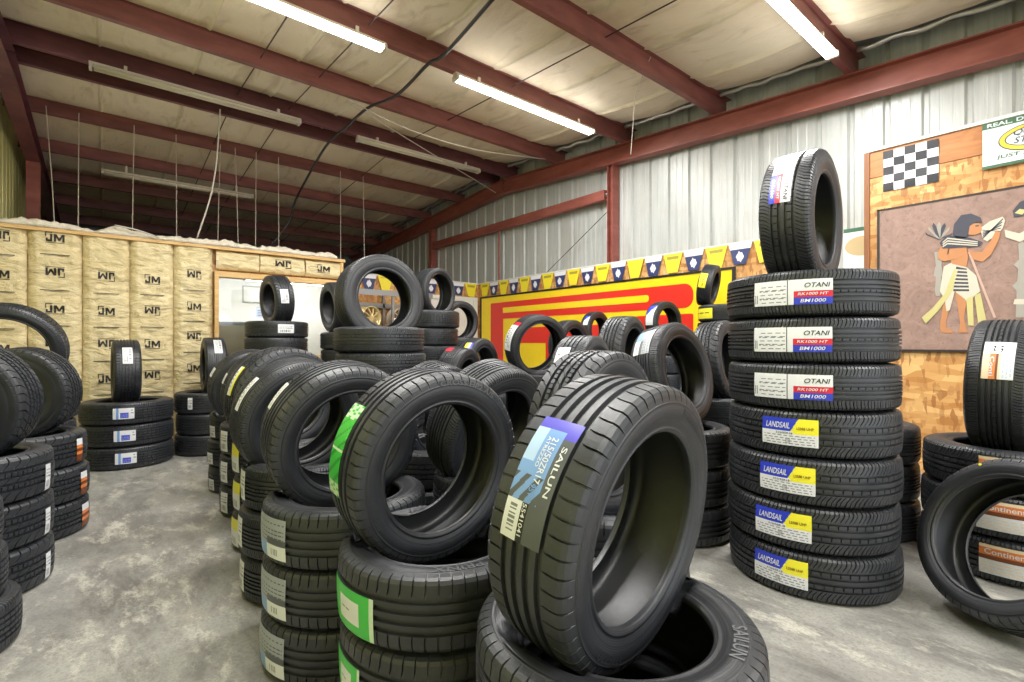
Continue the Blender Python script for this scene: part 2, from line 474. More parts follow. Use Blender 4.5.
# window in the partition
wn = MB()
wx0, wx1, wz0, wz1 = 1.04, 2.60, .98, 2.07
for q in ((wx0, wz1 - .05, wx1, wz1 + .02), (wx0, wz0 - .02, wx1, wz0 + .05), (wx0, wz0 + .05, wx0 + .045, wz1 - .05), (wx1 - .045, wz0 + .05, wx1, wz1 - .05)):
    wn.box(q[0], YW - .025, q[1], q[2], YW + .12, q[3])
wn = wn.build('window_1', M_PINE, kind='structure', bevel=.003)
g = NT('window glass'); _t = g.n.new('ShaderNodeBsdfTransparent'); _t.inputs[0].default_value = (.94, .97, .97, 1)
_g = g.n.new('ShaderNodeBsdfGlossy'); _g.inputs['Roughness'].default_value = .03; _f = g.n.new('ShaderNodeFresnel'); _f.inputs[0].default_value = 1.45
_m = g.n.new('ShaderNodeMixShader'); g.l.new(_f.outputs[0], _m.inputs[0]); g.l.new(_t.outputs[0], _m.inputs[1]); g.l.new(_g.outputs[0], _m.inputs[2])
g.l.new(_m.outputs[0], g.n['Material Output'].inputs['Surface'])
MB().box(wx0 + .045, YW + .05, wz0 + .05, wx1 - .045, YW + .055, wz1 - .05).build('pane', g.m, wn)
# the room behind the window: white partition, kraft board, notices
M_OFFICE = flat('white office wall', (232, 236, 236), .5)
MB().box(XL, 9.0, 0, 3.3, 9.08, 2.6).build('wall_office', M_OFFICE, kind='structure')
ob = MB(); ob.box(.62, 7.30, 0, 1.62, 7.33, 1.44); ob = ob.build('counter_screen', flat('beige board', (206, 192, 164), .6))
tag(ob, 'tan board screen standing just behind the partition window', 'screen')
MB().box(.60, 7.28, 1.44, 1.64, 7.35, 1.475).build('top_rail', flat('grey aluminium', (150, 152, 152), .4, .7), ob)
def notice(x0, x1, z0, z1, label, col):
    t = thing('mounted_notice', label, 'notice', (x0, 8.99, z0))
    MB().box(0, 0, 0, x1 - x0, .006, z1 - z0).build('sheet', flat('notice ' + label[:9], col, .6), t)
    b = MB(); w, h = x1 - x0, z1 - z0
    for k in range(4): b.box(w * .12, -.002, h * (.15 + .16 * k), w * .85, -.001, h * (.21 + .16 * k))
    b.build('print_lines', flat('blue print', (70, 90, 150), .6), t)
notice(1.92, 2.10, 1.62, 1.80, 'pale blue printed sheet on the white wall seen through the window', (196, 208, 230))
fr = MB()
for q in ((1.72, 1.86, 2.06, 1.875), (1.72, 2.12, 2.06, 2.135), (1.72, 1.86, 1.735, 2.135), (2.045, 1.86, 2.06, 2.135)):
    fr.box(q[0], 8.98, q[1], q[2], 8.997, q[3])
fr = fr.build('wall_frame', flat('thin grey frame', (176, 182, 186), .5))
tag(fr, 'thin grey empty frame outline on the white wall behind the window', 'frame')

# ------------------------------------------------------------------ far room end: bunting wall, white door, shelf with alloy wheels
YB = 8.10
MB().box(3.1, YB, 0, XR - .02, YB + .06, 2.36).build('wall_bunting', M_OSB, kind='structure')
MB().box(3.1, YB - .005, 2.37, XR - .2, YB + .08, 2.395).build('trim_21', M_WHITE, kind='structure')
d = MB(); d.box(4.95, YB - .05, 0, 5.62, YB - .01, 2.03); d = d.build('door_1', flat('white door', (222, 224, 218), .4), kind='structure', bevel=.004)
MB().box(5.62, YB - .06, 0, 5.72, YB - .005, 2.10).build('door_frame', M_WHITE, d)
MB().box(4.2, YB - .06, 2.03, 5.62, YB - .005, 2.10).build('door_frame', M_WHITE, d)
pw = MB(); pw.box(4.18, YB - .03, 0, 4.93, YB - .005, 2.03); pw.build('trim_22', M_WHITE, kind='structure')
rk = thing('display_rack', 'grey steel display rack with shelf carrying alloy wheels before the bunting wall', 'rack', (2.98, YB - .45, 0))
ms = flat('rack steel', (150, 152, 154), .4, .6)
for x in (0, .72, 1.42):
    for y in (0, .36): MB().box(x, y, 0, x + .04, y + .04, 2.06).build('post', ms, rk)
for z in (.5, 1.38): MB().box(-.01, -.01, z, 1.47, .41, z + .03).build('shelf', ms, rk)
MB().box(-.02, -.02, 1.98, 1.48, .0, 2.07).build('top_rail', ms, rk)
MB().box(-.02, .36, 1.80, 1.48, .38, 1.88).build('back_rail', ms, rk)
def alloy_wheel(x, y, z, R, label, col):
    t = thing('alloy_wheel', label, 'wheel', (x, y, z + R)); t.rotation_euler = (PI / 2, 0, rnd.random())
    m = flat('alloy ' + label[:8], col, .3, .35)
    n = 48; pr = [(R, -.09), (R, -.075), (R * .93, -.07), (R * .9, 0), (R * .93, .075), (R, .085), (R, .1), (R * .9, .1), (R * .86, .06), (R * .84, 0), (R * .86, -.07), (R * .9, -.09)]
    v = [(r * math.cos(2 * PI * k / n), r * math.sin(2 * PI * k / n), a) for k in range(n) for r, a in pr]; q = len(pr)
    f = [(k * q + i, ((k + 1) % n) * q + i, ((k + 1) % n) * q + (i + 1) % q, k * q + (i + 1) % q) for k in range(n) for i in range(q)]
    link('rim', mesh_from('rim', v, f, m, smooth=True), t)
    b = MB()
    b.tube([(0, 0, .04), (0, 0, .1)], R * .2, 20).build('hub', m, t)
    for k in range(10):
        a = 2 * PI * k / 10; e = Vector((math.cos(a), math.sin(a), 0))
        MB().tube([e * R * .16 + Vector((0, 0, .085)), e * R * .5 + Vector((0, 0, .09)), e * R * .88 + Vector((0, 0, .06))], [.016, .012, .014], 6).build('spoke', m, t)
alloy_wheel(3.36, YB - .25, 1.411, .20, 'gold multi-spoke alloy wheel on the display rack, seen through a tyre', (226, 206, 150))
alloy_wheel(3.92, YB - .25, 1.411, .20, 'silver multi-spoke alloy wheel beside the gold one on the rack', (214, 206, 190))

# ------------------------------------------------------------------ right wall: boards, signs, bunting
MB().box(5.785, 2.3, 0, 5.82, YB, 2.37).build('wall_board', M_OSB, kind='structure')
MB().box(5.78, 2.3, 2.375, 5.83, YB, 2.395).build('trim_23', M_WHITE, kind='structure')
MB().box(5.86, -1.4, 0, 5.90, 1.565, 2.825).build('wall_osb', M_OSB, kind='structure')
MB().box(5.86, -1.4, 2.832, 5.90, 1.565, 3.085).build('trim_24', M_PLY, kind='structure')
MB().box(5.84, -1.4, 3.087, 5.92, 1.59, 3.115).build('trim_25', M_WHITE, kind='structure')
MB().box(5.84, 1.54, 0, 5.915, 1.585, 2.83).build('trim_26', M_TRIMWOOD, kind='structure')
MB().box(5.84, 1.54, 2.83, 5.915, 1.585, 3.086).build('trim_27', M_TRIMWOOD, kind='structure')
M_PY = flat('yellow pennant', (240, 222, 50), .5); M_PB = flat('navy pennant', (46, 56, 104), .5); M_PW = flat('white pennant band', (232, 232, 236), .5)
M_PG = flat('olive print', (168, 156, 60), .5)
def bunting(label, pts_u, axis):
    """pts_u: along-wall coordinates of pennant starts; axis maps (u, out, z)"""
    t = thing('pennant_bunting', label, 'bunting', axis(pts_u[0], 0, 2.36)); o = Vector(t.location)
    for i, (a, b) in enumerate(zip(pts_u, pts_u[1:])):
        w = b - a; ins = w * .26; z1 = 2.375; z0 = 2.12 + rnd.uniform(-.01, .01); tilt = rnd.uniform(.0, .012)
        yel = i % 2 == 0
        P = lambda u, k, z: Vector(axis(u, k, z)) - o
        off = P(0, .004, 0) - P(0, 0, 0)
        bd = MB(); bd.poly([P(a + w * .03, .004, z1), P(b - w * .03, .004, z1), P(b - ins, .012 + tilt, z0), P(a + ins, .012 + tilt, z0)], off)
        pn = bd.build('pennant', M_PY if yel else M_PB, t)
        s = MB()
        if yel: s.poly([P(a + w * .2, .0085, z1 - .035), P(b - w * .2, .0085, z1 - .035), P(b - w * .23, .0105, z1 - .075), P(a + w * .23, .0105, z1 - .075)], off * .5)
        else: s.poly([P(a + w * .035, .0085, z1 - .003), P(b - w * .035, .0085, z1 - .003), P(b - w * .09, .0115, z1 - .07), P(a + w * .09, .0115, z1 - .07)], off * .5)
        s.build('printed_band', M_PG if yel else M_PW, pn)
        if not yel:      # pale printed motif, left plain
            s = MB(); cu = (a + b) / 2
            s.poly([P(cu + w * .16 * e * math.cos(q), .0145 + tilt * .7, 2.215 + .07 * e * math.sin(q)) for q, e in [(k * PI / 7, (1, .8, .9, .7, 1, .75, .85)[k % 7]) for k in range(14)]], off * .5)
            s.build('printed_motif', M_PW, pn)
us = [8.02 - .2985 * i for i in range(20)]
bunting('yellow and navy pennant bunting along the right wall over the red-yellow sign', us, lambda u, k, z: (5.782 - k, u, z))
us = [5.74 - .302 * i for i in range(9)]
bunting('yellow and navy pennant bunting on the far partition above the white door', us, lambda u, k, z: (u, YB - .008 - k, z))

# big yellow sign with red rounded bands
sg = thing('wall_sign', 'large yellow wall sign with rounded red bands and a black edge', 'sign', (5.86 - .09, 5.5, .9))
M_SY = flat('sign yellow', (246, 214, 30), .35); M_SR = flat('sign red', (222, 46, 34), .35)
def yz(mb, pts, x, th=.004): mb.poly([(x - 5.86, y * .985 - 5.5, (z - 1.2) * .985 + .3) for y, z in pts], (th, 0, 0))
b = MB(); yz(b, [(8.08, .7), (2.93, .7), (2.93, 2.09), (8.08, 2.09)], 5.848, .01); b.build('panel', M_SY, sg)
b = MB(); yz(b, [(8.12, 2.09), (2.89, 2.09), (2.89, 2.12), (8.12, 2.12)], 5.84, .02); yz(b, [(8.12, .68), (8.08, .68), (8.08, 2.09), (8.12, 2.09)], 5.84, .02); yz(b, [(2.93, .68), (2.89, .68), (2.89, 2.09), (2.93, 2.09)], 5.84, .02); b.build('frame', M_BLACK, sg)
def rrect(y0, y1, z0, z1, rl, rr, n=8):
    """y0 > y1 (left to right as seen); rounded right end rr, left end rl"""
    P = []
    for cy, cz, r, a0 in ((y1 + rr, z1 - rr, rr, 90), (y1 + rr, z0 + rr, rr, 180), (y0 - rl, z0 + rl, rl, 270), (y0 - rl, z1 - rl, rl, 0)):
        for k in range(n + 1):
            a = math.radians(a0 + 90 * k / n); P.append((cy + r * math.cos(a), cz + r * math.sin(a)))
    return P
b = MB(); yz(b, rrect(7.77, 3.44, 1.66, 1.975, .02, .13), 5.844); yz(b, [(7.77, .8), (7.38, .8), (7.38, 1.7), (7.77, 1.7)], 5.8435); b.build('red_band', M_SR, sg)
b = MB(); yz(b, rrect(7.38, 4.11, 1.77, 1.87, .01, .045), 5.840); b.build('yellow_stripe', M_SY, sg)
b = MB(); yz(b, rrect(7.20, 3.44, 1.20, 1.48, .02, .12), 5.844); b.build('red_band', M_SR, sg)
b = MB(); yz(b, rrect(6.2, 5.2, .8, 1.22, .02, .02), 5.8425); b.build('red_band', M_SR, sg)
b = MB(); yz(b, rrect(4.66, 3.44, .9, 1.58, .02, .02), 5.8415); b.build('red_band', M_SR, sg)

# checkered flag
fl = thing('hanging_flag', 'black and white checkered flag on the plywood strip above the painting', 'flag', (5.855, 1.43, 2.67))
v = []; f = []; mi = []; n = 20
for j in range(n + 1):
    for i in range(n + 1):
        u, w = i / n, j / n
        v.append((-.004 - .006 * mnoise.noise(Vector((u * 4, w * 4, 9))) - .004 * math.sin(w * 9), -.415 * u, .39 * w))
for j in range(n):
    for i in range(n):
        f.append((j * 21 + i, j * 21 + i + 1, (j + 1) * 21 + i + 1, (j + 1) * 21 + i)); mi.append((i // 4 + j // 4) % 2)
me = mesh_from('cloth', v, f, [flat('flag black', (50, 50, 56), .6), flat('flag white', (232, 232, 236), .6)], mi)
o = link('cloth', me, fl); md = o.modifiers.new('thick', 'SOLIDIFY'); md.thickness = .002

# oil sign
qs = thing('oil_sign', 'white oil advertising sign with green edges and gold swoosh emblem', 'sign', (5.85, .722, 2.69))
M_GRN = flat('dark green print', (62, 104, 78), .4); M_GOLD = flat('gold print', (226, 196, 62), .4); M_NAVY = flat('navy outline', (52, 60, 88), .4); M_SW = flat('sign white', (226, 234, 232), .35)
MB().box(-.02, -1.0, 0, 0, 0, .385).build('panel', M_SW, qs, bevel=.003)
b = MB(); b.box(-.024, -1.0, .335, -.019, 0, .386); b.box(-.024, -1.0, -.002, -.019, 0, .022); b.build('green_edge', M_GRN, qs)
R_, U_ = (0, -1, 0), (0, 0, 1)
b = MB(); text_on(b, 'REAL. DURABLE.', (-.0255, -.03, .344), R_, U_, .032, .46, bold=.02, center=False); b.build('lettering', M_SW, qs)
b = MB(); text_on(b, 'JUST ASK', (-.0225, -.085, .055), R_, U_, .04, .28, bold=.012, center=False, shear=.1); b.build('lettering', M_GRN, qs)
def swoosh(mb, s, x, cy=-.31, cz=.205):
    out, inn = [], []
    for k in range(33):
        a = math.radians(75 + (330 - 75) * k / 32)
        th = .028 * math.sin(PI * k / 32) ** .5 + .004
        ry, rz = .205, .105
        out.append((x, cy - math.cos(a) * (ry + s), cz + math.sin(a) * (rz + s)))
        inn.append((x, cy - math.cos(a) * (ry - th - s), cz + math.sin(a) * (rz - th - s)))
    v = out + inn; m = len(out)
    mb.add(v, [(i, i + 1, m + i + 1, m + i) for i in range(m - 1)])
b = MB(); swoosh(b, .007, -.0222); b.build('emblem_outline', M_NAVY, qs)
b = MB(); swoosh(b, 0, -.0236); b.poly([(-.0232, -.28, .12), (-.0232, -.40, .165), (-.0232, -.52, .14), (-.0232, -.42, .115)], (.0005, 0, 0)); b.build('emblem', M_GOLD, qs)
b = MB(); text_on(b, 'QUAKER', (-.0238, -.19, .225), R_, U_, .05, .27, shear=.3, bold=.005, center=False); text_on(b, 'STATE', (-.0238, -.19, .165), R_, U_, .05, .21, shear=.3, bold=.005, center=False); b.build('lettering', M_NAVY, qs)

# small poster behind the tall stack
po = thing('wall_poster', 'small white poster with green top and brown oval behind the tall stack', 'poster', (5.95, 1.79, 1.72))
MB().box(-.012, -.2, 0, 0, 0, .66).build('sheet', M_SW, po)
MB().box(-.014, -.2, .62, -.011, 0, .66).build('green_edge', M_GRN, po)
b = MB(); b.poly([(-.0125, -.16 + .15 * math.cos(k * PI / 12), .47 + .10 * math.sin(k * PI / 12)) for k in range(24) if -.16 + .15 * math.cos(k * PI / 12) > -.199 or True], (-.001, 0, 0))
b.build('oval_print', flat('tan print', (196, 172, 128), .5), po)

# painting: mottled brown panel with a relief figure
def painting():
    t = NT('mottled brown canvas'); a = t.noise(6, detail=7, rough=.7, dist=1.5); b2 = t.noise(22, detail=5, rough=.7)
    c = t.mix(t.ramp(a, [(.35, (0, 0, 0)), (.65, (1, 1, 1))]), srgb(136, 110, 100), srgb(160, 132, 120))
    c = t.mix(t.ramp(b2, [(.55, (0, 0, 0)), (.68, (.55, .55, .55))]), c, srgb(104, 78, 70)); t.color(c).rough(.6).bump(b2, .2, .003)
    X = 5.835; o = thing('painting', 'brown mottled painting of a robed figure carrying flowers, on the strand board', 'painting', (X, 1.455, 1.14))
    MB().box(0, -2.0, 0, .02, 0, 1.345).build('canvas', t.m, o)
    b = MB(); b.box(-.006, -2.02, -.02, .024, 0.02, 0); b.box(-.006, 0, 0, .024, .02, 1.36); b.box(-.006, -2.02, 1.345, .024, .02, 1.36); b.build('frame', flat('dark frame', (46, 38, 36), .5), o)
    # relief shapes, (y, z) on the canvas
    skin = flat('ochre skin', (188, 130, 86), .6); wht = flat('cream linen', (202, 196, 178), .6); yel = flat('pale yellow sash', (196, 188, 126), .6); drk = flat('slate ink', (66, 68, 80), .6); gr = flat('grey plant', (160, 156, 146), .6); pink = flat('pink staff', (196, 164, 148), .6)
    for nm, col, lift, P in (
        ('pillar_motif', gr, 0.0040, [(-0.4134, 0.8893), (-0.4725, 0.8809), (-0.4621, 0.7642), (-0.4759, 0.6681), (-0.4587, 0.6557), (-0.4656, 0.5274), (-0.4517, 0.4859), (-0.4239, 0.4879), (-0.4169, 0.5313), (-0.4239, 0.6593), (-0.4064, 0.6754), (-0.4239, 0.7688)]),
        ('petal', drk, 0.0030, [(-0.4344, 1.0052), (-0.5238, 1.033), (-0.5379, 1.041), (-0.533, 1.0261), (-0.4552, 0.9971)]),
        ('petal', gr, 0.0035, [(-0.4344, 1.0052), (-0.5008, 1.082), (-0.5175, 1.0971), (-0.5193, 1.0746), (-0.4552, 0.9971)]),
        ('petal', drk, 0.0040, [(-0.4344, 1.0052), (-0.4687, 1.1176), (-0.4855, 1.1389), (-0.4938, 1.1107), (-0.4552, 0.9971)]),
        ('petal', gr, 0.0045, [(-0.4344, 1.0052), (-0.4325, 1.1339), (-0.4466, 1.1597), (-0.4602, 1.1287), (-0.4552, 0.9971)]),
        ('petal', drk, 0.0050, [(-0.4344, 1.0052), (-0.3977, 1.128), (-0.4068, 1.1558), (-0.4238, 1.1254), (-0.4552, 0.9971)]),
        ('petal', gr, 0.0055, [(-0.4344, 1.0052), (-0.3702, 1.1005), (-0.3727, 1.1273), (-0.3903, 1.101), (-0.4552, 0.9971)]),
        ('petal', drk, 0.0060, [(-0.4344, 1.0052), (-0.3545, 1.0555), (-0.3499, 1.0785), (-0.3652, 1.059), (-0.4552, 0.9971)]),
        ('leg', skin, 0.0050, [(-0.4828, 0.526), (-0.5337, 0.5219), (-0.5236, 0.4057), (-0.493, 0.2429), (-0.4964, 0.1958), (-0.5438, 0.1667), (-0.5371, 0.1481), (-0.4621, 0.154), (-0.4517, 0.2205), (-0.4725, 0.3852)]),
        ('leg', skin, 0.0060, [(-0.5538, 0.5435), (-0.6264, 0.5374), (-0.6297, 0.3993), (-0.6134, 0.2851), (-0.6297, 0.1926), (-0.6427, 0.1511), (-0.5805, 0.1521), (-0.5904, 0.2398), (-0.5705, 0.4029)]),
        ('robe', wht, 0.0070, [(-0.4793, 0.7479), (-0.5371, 0.7784), (-0.6264, 0.7304), (-0.694, 0.6451), (-0.7194, 0.5069), (-0.6781, 0.4647), (-0.6427, 0.3985), (-0.6199, 0.4459), (-0.5538, 0.5203), (-0.5202, 0.3544), (-0.4964, 0.3462), (-0.4862, 0.4551), (-0.4517, 0.5285)]),
        ('sash', yel, 0.0090, [(-0.5505, 0.7208), (-0.5738, 0.6995), (-0.5371, 0.5216), (-0.4448, 0.3583), (-0.3531, 0.2377), (-0.3243, 0.2967), (-0.3993, 0.375), (-0.4862, 0.5022)]),
        ('sash', yel, 0.0080, [(-0.6297, 0.4452), (-0.6717, 0.4697), (-0.6781, 0.2097), (-0.6427, 0.2152)]),
        ('sash', yel, 0.0090, [(-0.6845, 0.4733), (-0.7194, 0.4933), (-0.7569, 0.2569), (-0.7067, 0.227)]),
        ('tunic', drk, 0.0085, [(-0.5638, 0.7378), (-0.633, 0.7112), (-0.6492, 0.5125), (-0.5438, 0.5211)]),
        ('tunic_stripe', wht, 0.0095, [(-0.5605, 0.715), (-0.6378, 0.6992), (-0.6394, 0.6853), (-0.5588, 0.7012)]),
        ('tunic_stripe', wht, 0.0095, [(-0.558, 0.6827), (-0.6398, 0.668), (-0.6414, 0.6541), (-0.5563, 0.6689)]),
        ('tunic_stripe', wht, 0.0095, [(-0.5555, 0.6504), (-0.6417, 0.6369), (-0.6433, 0.623), (-0.5538, 0.6366)]),
        ('tunic_stripe', wht, 0.0095, [(-0.553, 0.6181), (-0.6437, 0.6058), (-0.6453, 0.5919), (-0.5513, 0.6043)]),
        ('tunic_stripe', wht, 0.0095, [(-0.5505, 0.5857), (-0.6456, 0.5747), (-0.6472, 0.5608), (-0.5488, 0.5719)]),
        ('tunic_stripe', wht, 0.0095, [(-0.548, 0.5533), (-0.6475, 0.5436), (-0.6492, 0.5297), (-0.5463, 0.5395)]),
        ('torso', skin, 0.0080, [(-0.5202, 0.9491), (-0.6297, 0.8999), (-0.6427, 0.8109), (-0.6297, 0.7254), (-0.5371, 0.7644), (-0.5134, 0.8282)]),
        ('arm', skin, 0.0100, [(-0.469, 0.9523), (-0.5202, 0.9397), (-0.4998, 0.8536), (-0.5805, 0.861), (-0.6134, 0.8379), (-0.5871, 0.8091), (-0.4828, 0.7946), (-0.4379, 0.8241), (-0.4413, 0.8854)]),
        ('arm', skin, 0.0100, [(-0.6362, 0.8852), (-0.6781, 0.8517), (-0.732, 0.8441), (-0.7848, 0.9303), (-0.8154, 1.0099), (-0.8456, 0.9957), (-0.8336, 0.9314), (-0.7878, 0.8138), (-0.7351, 0.758), (-0.6781, 0.7834)]),
        ('collar', drk, 0.0110, [(-0.4517, 0.9644), (-0.5032, 1.0269), (-0.6524, 0.9789), (-0.732, 0.9297), (-0.7131, 0.8965), (-0.6427, 0.898), (-0.5371, 0.9044), (-0.4725, 0.9093)]),
        ('collar_stripe', wht, 0.0120, [(-0.4725, 0.9707), (-0.5066, 1.0028), (-0.7036, 0.9387), (-0.7036, 0.9297), (-0.5066, 0.9911), (-0.4725, 0.9589)]),
        ('collar_stripe', wht, 0.0120, [(-0.4725, 0.9518), (-0.5066, 0.9793), (-0.7036, 0.9229), (-0.7036, 0.9138), (-0.5066, 0.9676), (-0.4725, 0.94)]),
        ('collar_stripe', wht, 0.0120, [(-0.4725, 0.9329), (-0.5066, 0.9559), (-0.7036, 0.907), (-0.7036, 0.898), (-0.5066, 0.9441), (-0.4725, 0.9211)]),
        ('face', skin, 0.0100, [(-0.6394, 1.1002), (-0.7131, 1.0956), (-0.7257, 1.0662), (-0.732, 1.0335), (-0.7194, 1.0086), (-0.6845, 0.9964), (-0.6459, 1.0074), (-0.633, 1.0509)]),
        ('hair', drk, 0.0110, [(-0.5404, 1.0253), (-0.5505, 1.1167), (-0.597, 1.1866), (-0.6621, 1.1874), (-0.7194, 1.1441), (-0.7288, 1.0972), (-0.6909, 1.1089), (-0.6524, 1.0795), (-0.6427, 1.0034), (-0.6264, 0.9785), (-0.5605, 0.994)]),
        ('eye', drk, 0.0120, [(-0.6877, 1.0776), (-0.7099, 1.0781), (-0.7131, 1.0685), (-0.6909, 1.068)]),
        ('bouquet', wht, 0.0090, [(-0.7194, 1.0492), (-0.7786, 1.0968), (-0.8576, 1.1214), (-0.8726, 1.0877), (-0.8576, 1.0245), (-0.8245, 0.9772), (-0.7631, 0.9293), (-0.7351, 0.9563)]),
        ('bouquet_line', drk, 0.0095, [(-0.732, 0.9613), (-0.8576, 1.1082), (-0.8621, 1.1007), (-0.7367, 0.9538)]),
        ('bouquet_line', drk, 0.0095, [(-0.732, 0.9793), (-0.8531, 1.0826), (-0.8576, 1.0752), (-0.7367, 0.9718)]),
        ('bouquet_line', drk, 0.0095, [(-0.732, 0.9974), (-0.8486, 1.057), (-0.8531, 1.0496), (-0.7367, 0.9898)]),
        ('bouquet_line', drk, 0.0095, [(-0.732, 1.0154), (-0.8441, 1.0313), (-0.8486, 1.0239), (-0.7367, 1.0078)]),
        ('bouquet_line', drk, 0.0095, [(-0.732, 1.0335), (-0.8396, 1.0056), (-0.8441, 0.9982), (-0.7367, 1.0259)]),
        ('bouquet', wht, 0.0080, [(-0.8696, 1.0092), (-0.9576, 0.9634), (-1.0006, 0.9903), (-1.0091, 0.9203), (-0.9576, 0.8942), (-0.8756, 0.9466)]),
        ('staff', pink, 0.0060, [(-0.6394, 0.8572), (-0.6556, 0.8549), (-0.8184, 0.2769), (-0.8032, 0.2686)]),
        ('feather', drk, 0.0060, [(-0.9169, 1.1577), (-0.9576, 1.2229), (-1.0288, 1.2499), (-1.0706, 1.198), (-1.0288, 1.1432), (-0.972, 1.1032), (-0.9257, 1.1037)]),
        ('feather', yel, 0.0070, [(-0.9286, 1.1379), (-0.9576, 1.1666), (-1.0006, 1.1491), (-0.972, 1.1162)]),
        ('pillar_motif', gr, 0.0050, [(-0.9489, 0.8782), (-0.972, 0.8962), (-0.9949, 0.8711), (-0.9835, 0.7438), (-1.0091, 0.6976), (-0.9863, 0.6703), (-0.992, 0.5708), (-1.0232, 0.525), (-0.9949, 0.4846), (-0.9977, 0.2698), (-0.9344, 0.2723), (-0.9402, 0.489), (-0.914, 0.5347), (-0.9431, 0.5712), (-0.9489, 0.6746), (-0.9228, 0.7081), (-0.9547, 0.7475)]),
        ('pillar_motif', wht, 0.0060, [(-0.9286, 0.4247), (-1.0147, 0.4188), (-1.0232, 0.3755), (-0.9198, 0.3818)]),
        ):
        b = MB(); b.poly([(-lift, y, z) for y, z in P], (lift - .0005, 0, 0)); b.build(nm, col, o)
painting()

# conduit and diagonal brace on the right wall
b = MB().tube([(5.88, 7.55, 3.37), (5.88, 7.55, 2.40)], .02, 8).build('wall_conduit', M_RED); tag(b, 'thin red pipe running down from the wall girt to the bunting', 'pipe')
b = MB().tube([(5.84, 4.86, 3.17), (5.92, 6.3, 2.40)], .006, 6).build('mounted_brace_cable', M_ROD); tag(b, 'thin dark brace cord slanting down beside the red column', 'cable')

# ------------------------------------------------------------------ lights
M_HOUSE = flat('white fixture enamel', (214, 208, 196), .4); M_TUBE_OFF = flat('unlit fluorescent tube', (226, 220, 204), .3)
M_TUBE = glow('lit fluorescent tube', (255, 250, 240), 14)
def fixture(x0, y, z, lit, label):
    L = 2.2; t = thing('fluorescent_fixture', label, 'ceiling light', (x0, y, z), 'strip lights under the purlins')
    h = MB(); h.sweep([(-.03, .02), (.03, .02), (.038, .03), (.026, .06), (-.026, .06), (-.038, .03)], (0, 0, 0), (L, 0, 0)); h.build('housing', M_HOUSE, t)
    for s in (-.034, .034):
        MB().tube([(.04, s, 0), (L - .04, s, 0)], .017, 10).build('tube', M_TUBE if lit else M_TUBE_OFF, t, smooth=True)
    for x in (0, L - .035): MB().box(x, -.054, -.02, x + .03, .054, .03).build('lamp_holder', M_HOUSE, t, bevel=.003)
    for x in (.3, L - .3): MB().box(x, -.02, .058, x + .03, .02, .10 if z < 3 else max(.11, zp(y) - z)).build('hanger', M_HOUSE, t)
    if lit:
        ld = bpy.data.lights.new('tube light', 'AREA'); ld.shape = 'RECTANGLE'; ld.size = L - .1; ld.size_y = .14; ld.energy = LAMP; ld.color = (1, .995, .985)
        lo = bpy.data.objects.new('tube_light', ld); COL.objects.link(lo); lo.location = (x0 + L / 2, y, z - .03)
LAMP = 58
for (x0, y, zoff, lit, lab) in (
    (-.11, 4.47, .03, 1, 'lit strip light nearer the left, under the middle purlin'),
    (2.88, 4.47, .03, 1, 'lit strip light under the middle purlin, ending by the red rafter'),
    (3.05, 1.67, .0, 1, 'lit strip light closest to the camera, upper right by the metal wall'),
    (-.10, 1.67, .03, 1, 'lit strip light overhead, out of the frame'),
    (2.90, -1.13, .03, 1, 'lit strip light behind the camera on the right side'),
    (-.10, -1.13, .03, 1, 'lit strip light behind the camera on the left side'),
    (-.14, 7.05, .035, 0, 'unlit strip light under the ridge at the left side'),
    (2.85, 7.05, .045, 0, 'unlit strip light under the ridge, toward the red column'),
    (-.05, 10.29, .13, 0, 'unlit strip light hanging beyond the insulated partition')):
    fixture(x0, y, zp(y) - zoff - .04, lit, lab)
LAMP = 4  # unseen lamps added behind the partition to brighten office and far ceiling
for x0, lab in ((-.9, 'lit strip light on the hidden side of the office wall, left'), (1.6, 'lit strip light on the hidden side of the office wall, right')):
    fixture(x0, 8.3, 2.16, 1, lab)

# hanging cords, cables
for x, z0 in ((-.50, 2.45), (-.28, 2.45), (.29, 2.45), (.81, 2.45), (1.33, 2.44), (1.62, 2.44), (1.86, 2.43), (2.21, 2.42), (3.24, 2.5), (3.68, 2.5)):
    y = 8.75; zt = zp(y) + .06; dx = rnd.uniform(-.10, .06)
    o = MB().tube([(x + dx, y, zt), (x + dx * .4, y, (zt + z0) / 2), (x, y, z0)], .0055, 6).build('hanging_wire', M_CORD)
    tag(o, 'thin white cord hanging down from the roof over the insulated partition', 'cord', 'hanging cords')
def smooth(P, k=6):
    """Catmull-Rom through the points"""
    P = [Vector(p) for p in P]; Q = [P[0] * 2 - P[1]] + P + [P[-1] * 2 - P[-2]]; out = []
    for i in range(1, len(Q) - 2):
        a, b, c, d = Q[i - 1:i + 3]
        for j in range(k):
            t = j / k; out.append(.5 * (2 * b + (c - a) * t + (2 * a - 5 * b + 4 * c - d) * t * t + (3 * b - a - 3 * c + d) * t ** 3))
    out.append(P[-1]); return out
o = MB().tube(smooth([(2.42, 3.07, 4.0), (2.53, 4.1, 3.99), (2.53, 4.42, 4.03), (2.57, 5.2, 4.03), (2.50, 5.87, 4.10), (2.47, 6.5, 4.06), (2.40, 7.0, 3.98), (2.42, 8.0, 3.75), (2.50, 8.85, 3.62), (2.40, 8.9, 3.25), (2.16, 9.0, 2.85)]), .017, 8).build('black_cable', M_BLACK, smooth=True)
tag(o, 'thick black cable drooping from purlin to purlin across the ceiling', 'cable')
o = MB().tube(smooth([(1.118, 7.16, 4.15), (1.097, 7.16, 3.74), (1.065, 7.16, 3.35), (1.0, 7.16, 2.97), (.873, 7.20, 2.49)]), .009, 8).build('hanging_white_cable', M_CORD, smooth=True)
tag(o, 'white cable curving down from the unlit ridge light to the partition', 'cable')
